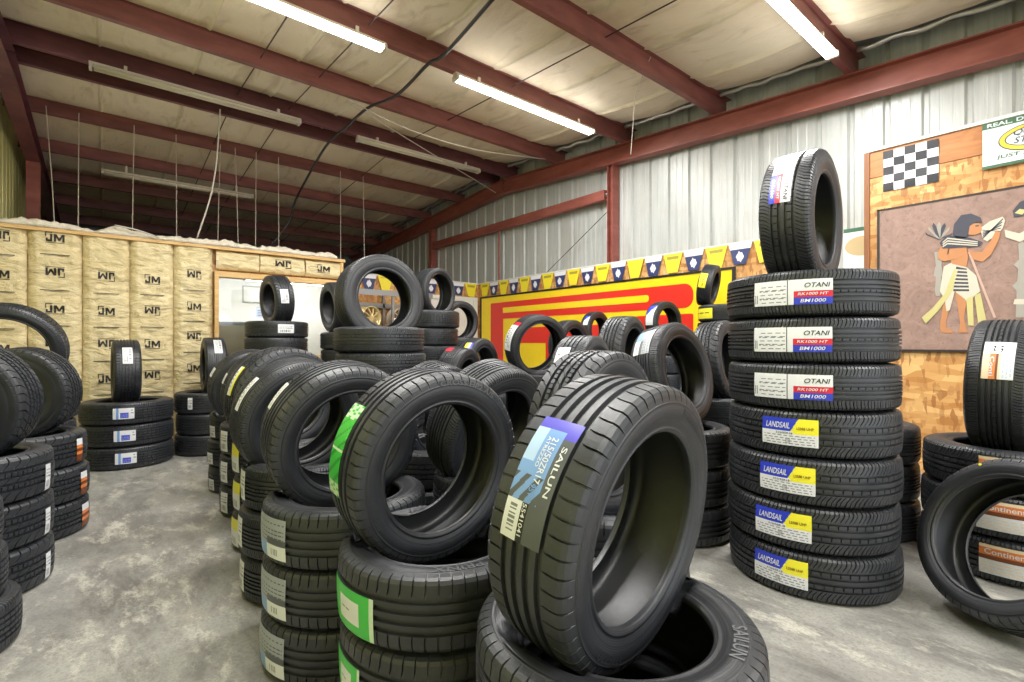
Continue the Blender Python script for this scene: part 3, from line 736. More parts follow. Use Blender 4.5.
o = MB().tube(smooth([(.08, 7.0, 2.50), (.25, 6.98, 2.475), (.39, 6.98, 2.44), (.48, 6.98, 2.408)]), .008, 8).build('hanging_white_cable', M_CORD, smooth=True)  # this cable lies along the partition top, it does not hang
tag(o, 'short pale cable lying curled on top of the insulated partition', 'cable')
o = MB().tube(smooth([(2.2, 5.75, 4.08), (2.95, 5.72, 3.93), (4.05, 5.72, 3.93), (5.4, 5.74, 4.12)]), .006, 6).build('white_wire', M_CORD, smooth=True)
tag(o, 'thin white wire sagging along the purlin behind the lit lights', 'wire')
o = MB().tube([(2.3, 6.0, zp(5.87) - .02), (5.72, 7.45, 4.05)], .007, 6).build('brace_rod', M_CORD); tag(o, 'pale brace rod running diagonally to the rafter at the ridge', 'rod')
o = MB().tube([(3.94, 3.0, 4.2), (3.965, 3.0, 3.95)], .004, 6)
o = MB().tube([(4.35, 3.04, zp(3.07) + .15), (4.44, 3.30, 3.9), (4.52, 3.42, 3.30)], .005, 6).build('hanging_pull_wire', M_CORD); tag(o, 'thin cord hanging straight from the large purlin at upper right', 'cord')

# ------------------------------------------------------------------ tyres
R0, W0, B0 = .32, .21, .212
DES = {
 # grooves: (centre as share of half width, width share), ribs: between them; slots 0/1 = which lateral cut, part = reach
 'sport':  dict(gr=[(-.50, .085), (-.17, .09), (.17, .09), (.50, .085)], N=58, sh=(0,), mid=None, ctr=None, skew=.12, wob=.03, depth=.0085),
 'touring': dict(gr=[(-.48, .06), (-.16, .07), (.16, .07), (.48, .06)], N=62, sh=(0, 1), mid=(0,), ctr=None, skew=1.0, wob=.10, depth=.009),
 'fine':   dict(gr=[(-.56, .06), (-.30, .055), (-.10, .05), (.10, .05), (.30, .055), (.56, .06)], N=74, sh=(0, 1), mid=None, ctr=(0,), skew=.6, wob=.08, depth=.009),
 'block':  dict(gr=[(-.50, .08), (-.17, .07), (.17, .07), (.50, .08)], N=44, sh=(0,), mid=(0, 1), ctr=(0,), skew=1.2, wob=.12, depth=.011),
 'rib':    dict(gr=[(-.58, .07), (-.29, .065), (0, .065), (.29, .065), (.58, .07)], N=62, sh=(0, 1), mid=(0,), ctr=None, skew=.4, wob=.08, depth=.010),
}
def tread_mesh(name, D):
    hw = .40 * W0; rows = []          # (t, base r, groove?, slots)
    gr = D['gr']; edges = [-1.0]
    for c, w in gr: edges += [c - w, c + w]
    edges.append(1.0)
    nr = len(gr) + 1
    crown = lambda s: R0 - .0045 * s * s
    S = [(-.47 * W0, R0 - .020, 0, D['sh']), (-.445 * W0, R0 - .0105, 0, D['sh'])]
    for i in range(nr):
        a, b = edges[2 * i], edges[2 * i + 1]
        sl = D['sh'] if i in (0, nr - 1) else (D['ctr'] if nr % 2 and i == nr // 2 else D['mid'])
        k = 4 if i in (0, nr - 1) else 3
        for j in range(k):
            s = a + (b - a) * j / (k - 1)
            use = sl or ()
            if i == 0 and j == k - 1 or i == nr - 1 and j == 0: use = ()
            S.append((s * hw, crown(s), 0, use))
        if i < nr - 1:
            for s in (b + .012, edges[2 * i + 2] - .012): S.append((s * hw, crown(s) - D['depth'], 1, ()))
    S += [(.445 * W0, R0 - .0105, 0, D['sh']), (.47 * W0, R0 - .020, 0, D['sh'])]
    S = [(-.487 * W0, R0 - .034, 0, ())] + S + [(.487 * W0, R0 - .034, 0, ())]
    N = D['N']; cols = []
    for p in range(N):
        j = (0, .05, -.04, .03)[p % 4]
        for fr, sl in ((0, None), (.03, 0), (.12, 0), (.15, None), (.5 + j, None), (.515 + j, 1), (.575 + j, 1), (.59 + j, None)):
            cols.append(((p + fr) / N * 2 * PI, sl))
    v = np.empty((len(cols), len(S), 3)); da = 2 * PI / N
    for k, (t, r, g, use) in enumerate(S):
        s = max(-1, min(1, t / hw)); off = D['skew'] * da * (abs(s) if D['skew'] < 1 else s) + D['wob'] * da * math.sin(s * 9)
        for i, (a, sl) in enumerate(cols):
            rr = r - (D['depth'] * .8 if (sl is not None and sl in use) else 0)
            v[i, k] = (rr * math.cos(a + off), rr * math.sin(a + off), t)
    m, n = len(cols), len(S); f = []
    for i in range(m):
        q = (i + 1) % m
        for k in range(n - 1): f.append((i * n + k, q * n + k, q * n + k + 1, i * n + k + 1))
    return mesh_from(name, v.reshape(-1, 3).tolist(), f, M_TREAD)
def lathe(name, prof, m, seg=112, smooth=True):
    n = len(prof); v = [(r * math.cos(2 * PI * i / seg), r * math.sin(2 * PI * i / seg), t) for i in range(seg) for r, t in prof]
    f = [(i * n + k, ((i + 1) % seg) * n + k, ((i + 1) % seg) * n + k + 1, i * n + k + 1) for i in range(seg) for k in range(n - 1)]
    return mesh_from(name, v, f, m, smooth=smooth)
_pm = {}
def fc(r, B=B0): return B + (R0 - B) * r
def profiles(B):
    g = lambda r: fc(r, B)
    side = [(R0 - .034, .487 * W0), (g(.66), .498 * W0), (g(.64), .492 * W0), (g(.60), .493 * W0), (g(.58), .499 * W0), (g(.46), .5 * W0), (g(.34), .494 * W0), (g(.32), .487 * W0), (g(.28), .487 * W0), (g(.26), .482 * W0), (g(.18), .462 * W0), (g(.13), .45 * W0), (g(.115), .462 * W0), (g(.09), .464 * W0), (g(.07), .452 * W0), (g(.03), .445 * W0), (g(.005), .43 * W0), (g(0), .40 * W0), (g(.01), .37 * W0)]
    lin = [(g(.01), .37 * W0), (g(.08), .40 * W0), (g(.25), .445 * W0), (g(.5), .46 * W0), (g(.72), .44 * W0), (R0 - .026, .36 * W0), (R0 - .019, .22 * W0), (R0 - .017, 0)]
    return side, lin
def body(B):
    if B not in _pm:
        sd, ln = profiles(B)
        _pm[B] = (lathe('sidewall', sd, M_SIDE), lathe('sidewall', [(r, -t) for r, t in sd][::-1], M_SIDE), lathe('inner_liner', ln + [(r, -t) for r, t in ln[-2::-1]], M_LINER))
    return _pm[B]
me_tread = {k: tread_mesh('tread', d) for k, d in DES.items()}

STK_MATS = {k: flat('label ' + k, c, .35) for k, c in dict(white=(226, 228, 230), grey=(120, 122, 126), silver=(156, 160, 166), black=(34, 34, 38), blue=(50, 66, 190), lblue=(120, 160, 216), sky=(176, 204, 236), red=(206, 40, 62), yellow=(238, 230, 56), green=(66, 190, 70), dgreen=(44, 150, 56), orange=(226, 132, 70), cream=(238, 214, 178), purple=(104, 92, 180), violet=(84, 78, 200), smoke=(84, 88, 92), brown=(120, 66, 36), pale=(206, 226, 200)).items()}
SN = list(STK_MATS); SI = {k: i for i, k in enumerate(SN)}
def barcode(u, v, u0, u1, v0, v1, k=9):
    if not (u0 < u < u1 and v0 < v < v1): return False
    return int((u - u0) / (u1 - u0) * k * 2) % 2 == 0
def rows(u, v, u0, u1, v0, v1, k=4):
    if not (u0 < u < u1 and v0 < v < v1): return False
    return ((v - v0) / (v1 - v0) * k) % 1 < .32 and math.sin(u * 61 + int((v - v0) * k * 9) * 5) > -.55
def fn_otani(u, v):
    if u < .46: return 'white' if not (barcode(u, v, .02, .07, .1, .45, 2) or rows(u, v, .09, .44, .1, .9, 5)) else 'grey'
    if u < .475: return 'smoke'
    if u < .54: return 'white'
    return 'white' if v > .54 else ('red' if v > .30 else 'blue')
def fn_landsail(u, v):
    if v > .52: return 'blue' if u < .60 - (.98 - v) * .28 + .06 else 'yellow'
    if u > .58 and v > .44: return 'yellow'
    return 'grey' if rows(u, v, .04, .94, .06, .44, 4) or barcode(u, v, .44, .54, .08, .26, 4) else 'white'
def fn_white(u, v): return 'grey' if rows(u, v, .1, .9, .5, .92, 3) or barcode(u, v, .15, .8, .12, .4, 7) else 'white'
def fn_hero(u, v):
    # u runs around the tyre from top to bottom of the label, v across from outer to inner shoulder
    if u < .10: return 'violet'
    if u < .70:
        if v > .72: return 'smoke' if u > .16 else 'violet'
        if u > .50: return 'lblue' if math.sin(u * 33 + v * 21) > -.1 else 'smoke'
        return 'lblue' if v > .30 else ('sky' if u < .4 else 'lblue')
    if v < .40: return 'grey' if barcode(u, v, .74, .96, .12, .30, 7) else 'white'
    return 'smoke' if v > .56 else 'black'
def fn_green(u, v):
    if u < .17 or u > .86: return 'pale' if math.sin(u * 160) * math.sin(v * 50) > -.2 else 'green'
    if .50 < u < .53: return 'pale'
    return 'green' if math.sin(u * 37 + v * 9) > -.75 else 'dgreen'
def fn_greentag(u, v):
    if .34 < u < .78 and .24 < v < .76: return 'grey' if rows(u, v, .40, .6, .5, .68, 3) else 'white'
    return 'pale' if u > .93 else 'green'
def fn_silver(u, v):
    if v < .34: return ('grey' if barcode(u, v, .62, .84, .08, .26, 6) else 'white') if u > .48 else 'lblue'
    return 'smoke' if rows(u, v, .06, .96, .4, .95, 6) else ('silver' if u < .5 or v > .5 else 'smoke')
def fn_yw(u, v): return 'yellow' if v > .6 else ('grey' if barcode(u, v, .2, .8, .1, .35, 5) else 'white')
def fn_purple(u, v):
    if .36 < u < .74 and .10 < v < .62: return 'violet' if not rows(u, v, .40, .7, .2, .5, 2) else 'lblue'
    if .16 < u < .28: return 'lblue'
    return 'grey' if rows(u, v, .8, .95, .5, .9, 3) else 'white'
def fn_conti(u, v):
    if v > .66: return 'cream' if v > .9 else 'orange' if u < .78 else 'white'
    if v > .5: return 'brown' if u < .78 else 'white'
    if u > .80: return 'white' if not rows(u, v, .84, .96, .1, .5, 2) else 'green'
    return 'cream' if rows(u, v, .04, .7, .06, .45, 4) else 'white'
def fn_contis(u, v):
    if u < .34: return 'white' if not rows(u, v, .1, .3, .3, .8, 2) else 'black'
    if v < .22: return 'cream'
    return 'orange' if v < .42 else ('brown' if v < .5 else ('cream' if v < .58 else ('sky' if rows(u, v, .4, .95, .6, .95, 6) else 'white')))
def fn_yellow(u, v): return 'brown' if rows(u, v, .1, .9, .35, .7, 2) else 'yellow'
def fn_bluewhite(u, v): return 'blue' if u + v * .5 < .55 else 'white'
def fn_yb(u, v): return 'yellow' if v < .45 else ('violet' if v > .7 else 'white')
def fn_red(u, v): return 'red'
def fn_orange(u, v): return 'black' if v > .88 else ('white' if .62 < v else ('orange' if v > .2 and math.sin(v * 40) > -.7 else 'brown'))
KIND = dict(otani=(fn_otani, 72, 28), landsail=(fn_landsail, 90, 32), white=(fn_white, 20, 16), hero=(fn_hero, 88, 50), green=(fn_green, 40, 10), greentag=(fn_greentag, 48, 30), silver=(fn_silver, 48, 32), yw=(fn_yw, 16, 12), purple=(fn_purple, 26, 12), conti=(fn_conti, 60, 28), contis=(fn_contis, 26, 26), yellow=(fn_yellow, 16, 10), bluewhite=(fn_bluewhite, 16, 10), yb=(fn_yb, 10, 14), red=(fn_red, 4, 3), orange=(fn_orange, 10, 8))
TXT = dict(
 otani=[('OTANI', .82, .76, .19, .30, 'black', 0, .25), ('RK1000 HT', .77, .42, .11, .36, 'white', 0, .2), ('BM1000', .77, .15, .14, .30, 'white', 0, .2)],
 landsail=[('LANDSAIL', .30, .74, .22, .44, 'white', 0, .25), ('LS588 UHP', .78, .66, .10, .28, 'brown', 0, 0), ('215/55R18', .42, .46, .07, .30, 'black', 0, 0)],
 hero=[('SAILUN', .42, .86, .12, .40, 'white', 0, 0), ('215/50ZR17', .36, .56, .15, .38, 'white', 0, 0), ('95W', .62, .52, .14, .13, 'lblue', 0, 0), ('ATREZZO', .30, .42, .08, .26, 'white', 0, 0), ('5541041', .83, .48, .10, .24, 'white', 0, 0)],
 conti=[('Continental', .38, .78, .18, .62, 'white', 0, 0)],
 contis=[('Conti', .68, .31, .14, .5, 'white', 0, 0)],
)
_sm = {}
def sticker(root, kind, p0, p1, v0, v1, R, W, lift=.0022, bulge=True):
    """label patch on the tread from angle p0 to p1 (deg, local), v0..v1 share of width; u runs p0 -> p1"""
    key = (kind, round(p0, 2), round(p1, 2), v0, v1, round(R, 3), round(W, 3))
    if key not in _sm:
        fn, nu, nv = KIND[kind]; a0, a1 = math.radians(p0), math.radians(p1)
        def S(u, v, l=0.0):
            a = a0 + (a1 - a0) * u; s = v0 + (v1 - v0) * v; q = s / .40
            r = R0 - .0045 * min(q * q, 1) + lift + l
            if abs(s) > .41: r -= (abs(s) - .41) * .24
            return (r * math.cos(a), r * math.sin(a), s * W0)
        V = [S(i / nu, j / nv) for j in range(nv + 1) for i in range(nu + 1)]; n = nu + 1
        F = [(j * n + i, j * n + i + 1, (j + 1) * n + i + 1, (j + 1) * n + i) for j in range(nv) for i in range(nu)]
        mi = [SI[fn((i + .5) / nu, (j + .5) / nv)] for j in range(nv) for i in range(nu)]
        used = sorted(set(mi)); remap = {q: i for i, q in enumerate(used)}
        me = mesh_from('tread_label', V, F, [STK_MATS[SN[q]] for q in used], [remap[q] for q in mi], smooth=True)
        tm = None
        if kind in TXT:
            tv = []; tf = []; ti = []; cols = []
            for s, u, v, h, w, c, rot, sh in TXT[kind]:
                vv, ff, tw, th = text_mesh(s, .012, sh)
                if c not in cols: cols.append(c)
                b = len(tv); tv += [S(u + (x / tw - .5) * w, v + (y / th - .5) * h, .0012) for x, y in vv]
                tf += [tuple(k + b for k in q) for q in ff]; ti += [cols.index(c)] * len(ff)
            tm = mesh_from('lettering', tv, tf, [STK_MATS[c] for c in cols], ti)
        _sm[key] = (me, tm)
    me, tm = _sm[key]
    o = link('tread_label', me, root)
    if tm is not None: link('lettering', tm, o)
    return o
def side_text(root, s, mid, h, rr, span, side=1, m=None):
    """raised lettering along the sidewall; mid angle deg, rr share from bead to tread"""
    vv, ff, tw, th = text_mesh(s, .01); r0 = fc(rr); out = []
    for x, y in vv:
        a = math.radians(mid) - side * (x / tw - .5) * math.radians(span); r = r0 + (y / th - .5) * h
        out.append((r * math.cos(a), r * math.sin(a), side * (.5 * W0 + .0012)))
    link('lettering', mesh_from('lettering', out, ff if side > 0 else [f[::-1] for f in ff], m or M_EMB), root)

def new_tyre(design, B=B0):
    """tread, two sidewalls and inner liner under one Empty; meshes are shared between copies"""
    r = bpy.data.objects.new('car_tire', None); COL.objects.link(r); r.empty_display_size = .1
    a, b, c = body(B)
    for n, me in (('tread', me_tread[design]), ('sidewall', a), ('sidewall', b), ('inner_liner', c)): link(n, me, r)
    return r
TOPS = {}
DES_SEG = {len(me_tread[k].vertices): DES[k]['N'] * 8 for k in DES}
def dent(key, c, M3, R, w):
    """the soft top tyre of a stack gives way under the upright tyre standing in it"""
    t = TOPS.get(key)
    if t is None: return
    inv = np.array(M3.inverted()); c = np.array(c); sc = np.array(t.scale); lo = np.array(t.location)
    ts = np.array([0, .40, .445, .47, .487, .499, .502]) * w; rs = R - np.array([-.001, .003, .009, .018, .030, .038, .06])
    for ch in t.children:
        if ch.name.split('.')[0] not in ('sidewall', 'inner_liner', 'tread', 'lettering'): continue
        liner = ch.name.startswith('inner'); me = ch.data; n = len(me.vertices)
        v = np.empty(n * 3); me.vertices.foreach_get('co', v); v = v.reshape(-1, 3)
        p = v * sc + lo; rot = t.rotation_euler.z
        act = v[:, 2] > (.02 if not liner else -.09); drop = np.zeros(n)
        m0 = np.where(v[:, 2] < .38 * W0, .014, .022) if liner else np.full(n, .022 if ch.name.startswith('lett') else .013)
        for _ in range(60):
            q = (p - np.array([0, 0, 1])[None] * drop[:, None] - c) @ inv.T
            rho = np.hypot(q[:, 0], q[:, 1]); tt = np.abs(q[:, 2])
            ins = act & (tt < .5 * w + m0) & (rho < np.interp(tt, ts, rs) + m0) & (rho > .55 * R)
            if not ins.any(): break
            drop[ins] += .003
        if drop.max() > 0:
            seg = 112 if n % 112 == 0 and not ch.name.startswith('tread') else DES_SEG.get(n, 0)
            if seg:
                g = drop.reshape(seg, -1); h = np.maximum(np.maximum(np.roll(g, 1, 0), np.roll(g, -1, 0)), g); k = h.copy()
                k[:, 1:] = np.maximum(k[:, 1:], h[:, :-1]); k[:, :-1] = np.maximum(k[:, :-1], h[:, 1:]); drop = np.where(act, k.ravel(), k.ravel() * .7)
            me = me.copy(); v[:, 2] -= drop / sc[2]; me.vertices.foreach_set('co', v.ravel()); me.update(); ch.data = me

#TABLES
STACKS = {
 # name: (x, y, R, w, n, design, bead share)
 'M':  (2.880, 1.022, .390, .2205, 7, 'touring', .175),
 'C0': (.860, .690, .305, .203, 3, 'sport', .212),
 'A0': (.815, 1.345, .31, .202, 3, 'sport', .212),
 'A1': (.752, 1.972, .31, .205, 3, 'sport', .212),
 'A2': (.804, 2.610, .31, .210, 3, 'fine', .212),
 'A3': (.882, 3.260, .31, .212, 3, 'rib', .212),
 'A4': (.940, 3.980, .32, .212, 3, 'rib', .212),
 'A5': (.966, 4.668, .32, .212, 3, 'touring', .212),
 'B0': (1.480, 1.245, .305, .206, 3, 'sport', .212),
 'B1': (1.440, 1.869, .30, .203, 3, 'touring', .212),
 'B2': (1.480, 2.560, .31, .206, 3, 'touring', .212),
 'C1': (2.200, 2.060, .31, .228, 3, 'touring', .212),
 'T1': (2.262, 3.470, .28, .225, 3, 'fine', .212),
 'T2': (2.795, 3.820, .26, .18, 4, 'rib', .212),
 'T3': (3.370, 3.700, .32, .226, 4, 'touring', .235),
 'T7': (3.500, 2.780, .33, .205, 4, 'touring', .212),
 'T11': (3.800, 2.030, .33, .195, 4, 'fine', .212),
 'T4': (4.300, 4.180, .31, .228, 4, 'rib', .212),
 'T5': (4.980, 4.330, .28, .20, 6, 'rib', .212),
 'T6': (5.080, 3.370, .29, .212, 6, 'rib', .212),
 'T12': (5.180, 2.650, .30, .178, 9, 'fine', .212),
 'K':  (2.854, 1.797, .33, .225, 3, 'sport', .212),
 'N':  (3.835, 1.082, .33, .230, 3, 'fine', .212),
 'P':  (3.780, .363, .36, .220, 3, 'touring', .20),
 'D':  (1.632, 3.590, .34, .188, 7, 'touring', .212),
 'E':  (1.515, 6.060, .33, .180, 8, 'block', .212),
 'F':  (2.150, 5.560, .30, .188, 7, 'fine', .212),
 'G':  (2.879, 4.986, .33, .195, 8, 'rib', .212),
 'Gr': (3.850, 5.900, .31, .212, 6, 'rib', .212),
 'L1': (-.625, 2.865, .30, .194, 4, 'rib', .212),
 'L2': (-.530, 3.520, .325, .222, 3, 'block', .212),
 'L3': (-.411, 4.331, .33, .212, 3, 'block', .212),
 'L4': (-.50, 5.12, .34, .21, 4, 'fine', .212),
 'W1': (.178, 6.297, .38, .212, 3, 'rib', .212),
 'W2': (.901, 6.416, .33, .222, 3, 'rib', .212),
}
STAND = {
 # name: (x, y, azimuth of the visible face, tilt, R, w, design, support, z or None, bead share)
 'hero': (.883, .720, 277.6, -7, .31, .206, 'sport', 'C0', .815, .215),
 'A0t': (.836, 1.450, 272.5, -6, .31, .203, 'sport', 'A0', .806, .215),
 'A1t': (.780, 2.070, 269.4, -11.6, .31, .203, 'sport', 'A1', .813, .212),
 'A2t': (.770, 2.670, 276, -10, .305, .2, 'fine', 'A2', .815, .212),
 'A3t': (.865, 3.310, 282, -6, .325, .21, 'block', 'A3', .85, .212),
 'A4t': (.950, 3.970, 276, -10, .32, .21, 'rib', 'A4', .830, .212),
 'A5t': (.955, 4.600, 272, -10, .32, .21, 'rib', 'A5', .825, .212),
 'T13': (1.430, 1.930, 278, -20, .31, .2, 'fine', 'B1', .810, .212),
 'T14': (1.520, 2.600, 285, -14, .30, .2, 'touring', 'B2', .790, .212),
 'T10': (1.456, 1.261, 278, 0, .315, .21, 'block', 'B0', .858, .212),
 'C1t': (2.250, 2.060, 290, 0, .305, .21, 'touring', 'C1', None, .212),
 'T1t': (2.270, 3.480, 300, -8, .28, .19, 'fine', 'T1', None, .212),
 'T2t': (2.775, 3.900, 292, 0, .275, .18, 'rib', 'T2', None, .212),
 'T3t': (3.350, 3.690, 257, -8, .32, .21, 'touring', 'T3', 1.168, .235),
 'T7t': (3.490, 2.716, 285, 0, .33, .23, 'block', 'T7', None, .212),
 'T8t': (2.950, 1.885, 271, 12, .34, .225, 'fine', 'K', .992, .215),
 'T11t': (3.820, 2.010, 277, 8, .33, .22, 'block', 'T11', None, .212),
 'T4t': (4.340, 4.190, 277, 0, .31, .2, 'rib', 'T4', None, .212),
 'T5t': (4.979, 4.335, 275, 0, .25, .15, 'fine', 'T5', None, .212),
 'T6t': (5.070, 3.366, 264, 0, .25, .16, 'fine', 'T6', None, .212),
 'T12t': (5.120, 2.830, 288, -12, .23, .15, 'rib', 'T12', None, .212),
 'Dt': (1.660, 3.640, 272, 4, .345, .2, 'touring', 'D', 1.538, .202),
 'Et': (1.526, 6.130, 186, -4, .29, .205, 'block', 'E', None, .205),
 'Ft': (2.060, 5.720, 180, -4, .29, .2, 'fine', 'F', None, .205),
 'Gt': (2.990, 5.080, 290, 0, .29, .21, 'rib', 'G', 1.79, .235),
 'Grt': (3.855, 5.884, 273, -3, .30, .19, 'fine', 'Gr', None, .225),
 'Mt': (2.875, 1.055, 276, -1, .36, .24, 'touring', 'M', None, .205),
 'W1t': (.160, 6.380, 182, 0, .325, .22, 'rib', 'W1', None, .212),
 'W2t': (.941, 6.449, 178, 0, .325, .21, 'fine', 'W2', None, .212),
 'Pt': (3.830, .380, 269, -2, .36, .25, 'fine', 'P', .97, .212),
 'L1t': (-.66, 2.86, 236, -10, .33, .21, 'fine', 'L1', 1.0, .212),
 'L2t': (-.560, 3.580, 250, -6, .305, .21, 'block', 'L2', .905, .165),
 'L3t': (-.411, 4.470, 246, -6, .29, .2, 'block', 'L3', .883, .165),
 'L4t': (-.556, 5.045, 265, -14, .345, .21, 'rib', 'L4', None, .235),
 'Q': (2.96, .265, 145, 26, .352, .22, 'sport', None, None, .235),
}
#END
# stickers on the lying tyres: stack -> list from the top down of (kind, angle0, angle1, v0, v1)
FLAT_STK = {}
STAND_STK = {}
#STICKERS
FLAT_STK = {
 'M': [('otani', 165.0, 214.7, -0.26, 0.27), ('otani', 163.3, 213.5, -0.26, 0.27), ('otani', 163.3, 213.5, -0.26, 0.27), ('landsail', 169.1, 204.7, -0.26, 0.32), ('landsail', 167.5, 203.0, -0.26, 0.32), ('landsail', 165.0, 201.8, -0.26, 0.32), ('landsail', 162.4, 198.3, -0.26, 0.32)],
 'C0': [('bluewhite', 163.5, 170.6, -0.35, 0.05)],
 'A0': [('greentag', 160.2, 204.2, -0.42, 0.16), ('greentag', 160.4, 193.0, -0.42, 0.16), ('greentag', 160.4, 196.1, -0.42, 0.16)],
 'A1': [('silver', 167.7, 208.0, -0.36, 0.34), ('silver', 167.7, 208.0, -0.36, 0.34), ('silver', 167.7, 208.0, -0.36, 0.34)],
 'A2': [('white', 169.5, 188.3, -0.3, 0.35), ('white', 169.5, 188.3, -0.3, 0.35), ('white', 169.5, 188.3, -0.3, 0.35)],
 'A3': [('yw', 170.2, 197.2, -0.35, 0.38), ('yw', 170.2, 197.2, -0.35, 0.38), ('yw', 170.2, 197.2, -0.35, 0.38)],
 'A4': [('white', -174.2, -156.8, -0.36, 0.3), ('white', -174.2, -156.8, -0.36, 0.3), ('white', -174.2, -156.8, -0.36, 0.3)],
 'A5': [('white', -175.8, -158.6, -0.4, 0.02), ('white', -175.8, -158.6, -0.4, 0.02), ('white', -175.8, -158.6, -0.4, 0.02)],
 'W1': [('purple', -108.9, -84.5, -0.22, 0.26), ('purple', -107.8, -82.8, -0.22, 0.26), ('purple', -106.6, -82.0, -0.22, 0.26)],
 'W2': [('white', -133.5, -125.1, -0.25, 0.3)],
 'E': [('white', -102.9, -73.8, -0.25, 0.28)],
 'T12': [('yellow', 120.6, 178.0, -0.33, 0.28)],
 'P': [('conti', 168.1, 214.8, -0.3, 0.36), ('conti', 168.1, 214.8, -0.3, 0.36), ('conti', 168.1, 214.8, -0.3, 0.36)],
 'L2': [('white', -23.2, -15.5, -0.42, 0.16), ('white', -23.2, -15.5, -0.42, 0.16), ('white', -23.2, -15.5, -0.42, 0.16)],
 'L3': [('orange', -31.3, -21.5, -0.38, 0.38), ('orange', -29.0, -16.6, -0.38, 0.38), ('orange', -26.4, -9.7, -0.38, 0.38)],
}
STAND_STK = {
 'hero': [('hero', 130.8, 175.5, -0.26, 0.2)],
 'A0t': [('green', 139.2, 191.5, -.42, .0)],
 'A1t': [('white', 134.8, 157.1, -0.47, -0.2)],
 'A2t': [('white', 133.4, 166.8, -.08, .12)],
 'A3t': [('yw', 139.6, 171.6, -.14, .09)],
 'A4t': [('white', 152.6, 166.2, -.42, -.2)],
 'A5t': [('white', 147.9, 161.4, -.40, 0)],
 'Et': [('white', 22.4, -9.0, -0.13, 0.29)],
 'W1t': [('white', 48.6, 16.0, -0.17, 0.19)],
 'W2t': [('white', 64.0, 27.5, -0.27, 0.09)],
 'T12t': [('yellow', 152.0, 192.0, -.40, .10)],
 'T6t': [('bluewhite', 129.9, 188.1, -0.33, 0.34)],
 'T5t': [('bluewhite', 132.4, 164.5, -0.14, 0.34)],
 'C1t': [('white', 130.6, 151.0, -0.32, 0.06)],
 'T8t': [('silver', 120.4, 155.8, -.32, .22)],
 'T3t': [('white', 139.8, 187.4, -0.39, 0.25), ('red', 132.2, 139.6, -0.45, 0.28)],
 'T2t': [('yb', 123.6, 160.4, -.11, .34)],
 'T1t': [('red', 106.4, 120.2, -.42, -.12)],
 'Mt': [('otani', 118.8, 174.6, -.26, .15)],
 'Pt': [('contis', 139.6, 172.5, -0.21, 0.26)],
}
#ENDSTICKERS
STAND_SPIN = {}
ORD = {1: 'top', 2: 'second from top', 3: 'third from top', 4: 'fourth from top', 5: 'fifth from top', 6: 'sixth from top', 7: 'seventh from top', 8: 'eighth from top', 9: 'ninth from top'}
DESC = {
 'M': 'the tall seven-tyre stack', 'C0': 'the low stack under the blue-labelled tyre', 'A0': 'the stack with green tread labels',
 'A1': 'the aisle stack with silver tread labels', 'A2': 'the aisle stack just behind the silver-labelled one', 'A3': 'the aisle stack with yellow-white labels',
 'A4': 'the aisle stack just behind the yellow-labelled one', 'A5': 'the rear aisle stack nearest the insulated wall', 'B0': 'the hidden stack behind the blue-labelled tyre',
 'B1': 'the stack seen through the green-labelled ring', 'B2': 'the second stack seen through the green-labelled ring', 'B3': 'the narrow stack behind the second aisle tyre',
 'C1': 'the stack between blue-labelled tyre and red sign', 'T1': 'the stack under the small red-marked tyre', 'T2': 'the stack below the yellow-blue labelled tyre',
 'T3': 'the stack below the ring before the red sign', 'T7': 'the stack under the chunky tyre', 'T11': 'the stack behind the tall stack',
 'T4': 'the stack under the half-hidden ring', 'T5': 'the stack under the smallest ring', 'T6': 'the stack under the small blue-white labelled ring',
 'T12': 'the stack at the right end of the sign', 'K': 'the low stack left of the tall stack', 'N': 'the dark stack right behind the tall stack',
 'P': 'the orange-labelled stack below the painting', 'D': 'the stack carrying the big upright ring', 'E': 'the stack in front of the partition window',
 'F': 'the stack between window and big upright ring', 'G': 'the ribbed stack right of the big upright ring', 'Gr': 'the stack by the white door',
 'L1': 'the four-tyre stack cut by the left edge', 'L2': 'the blocky stack with white tags at left', 'L3': 'the blocky stack with orange tags at left', 'L4': 'the stack behind the orange-tagged one at left',
 'W1': 'the purple-labelled stack at the insulated wall', 'W2': 'the stack beside the purple-labelled one at the insulated wall',
}
ADJ = {'sport': 'smooth-ribbed', 'touring': 'slotted-tread', 'fine': 'fine-tread', 'block': 'block-tread', 'rib': 'ribbed'}
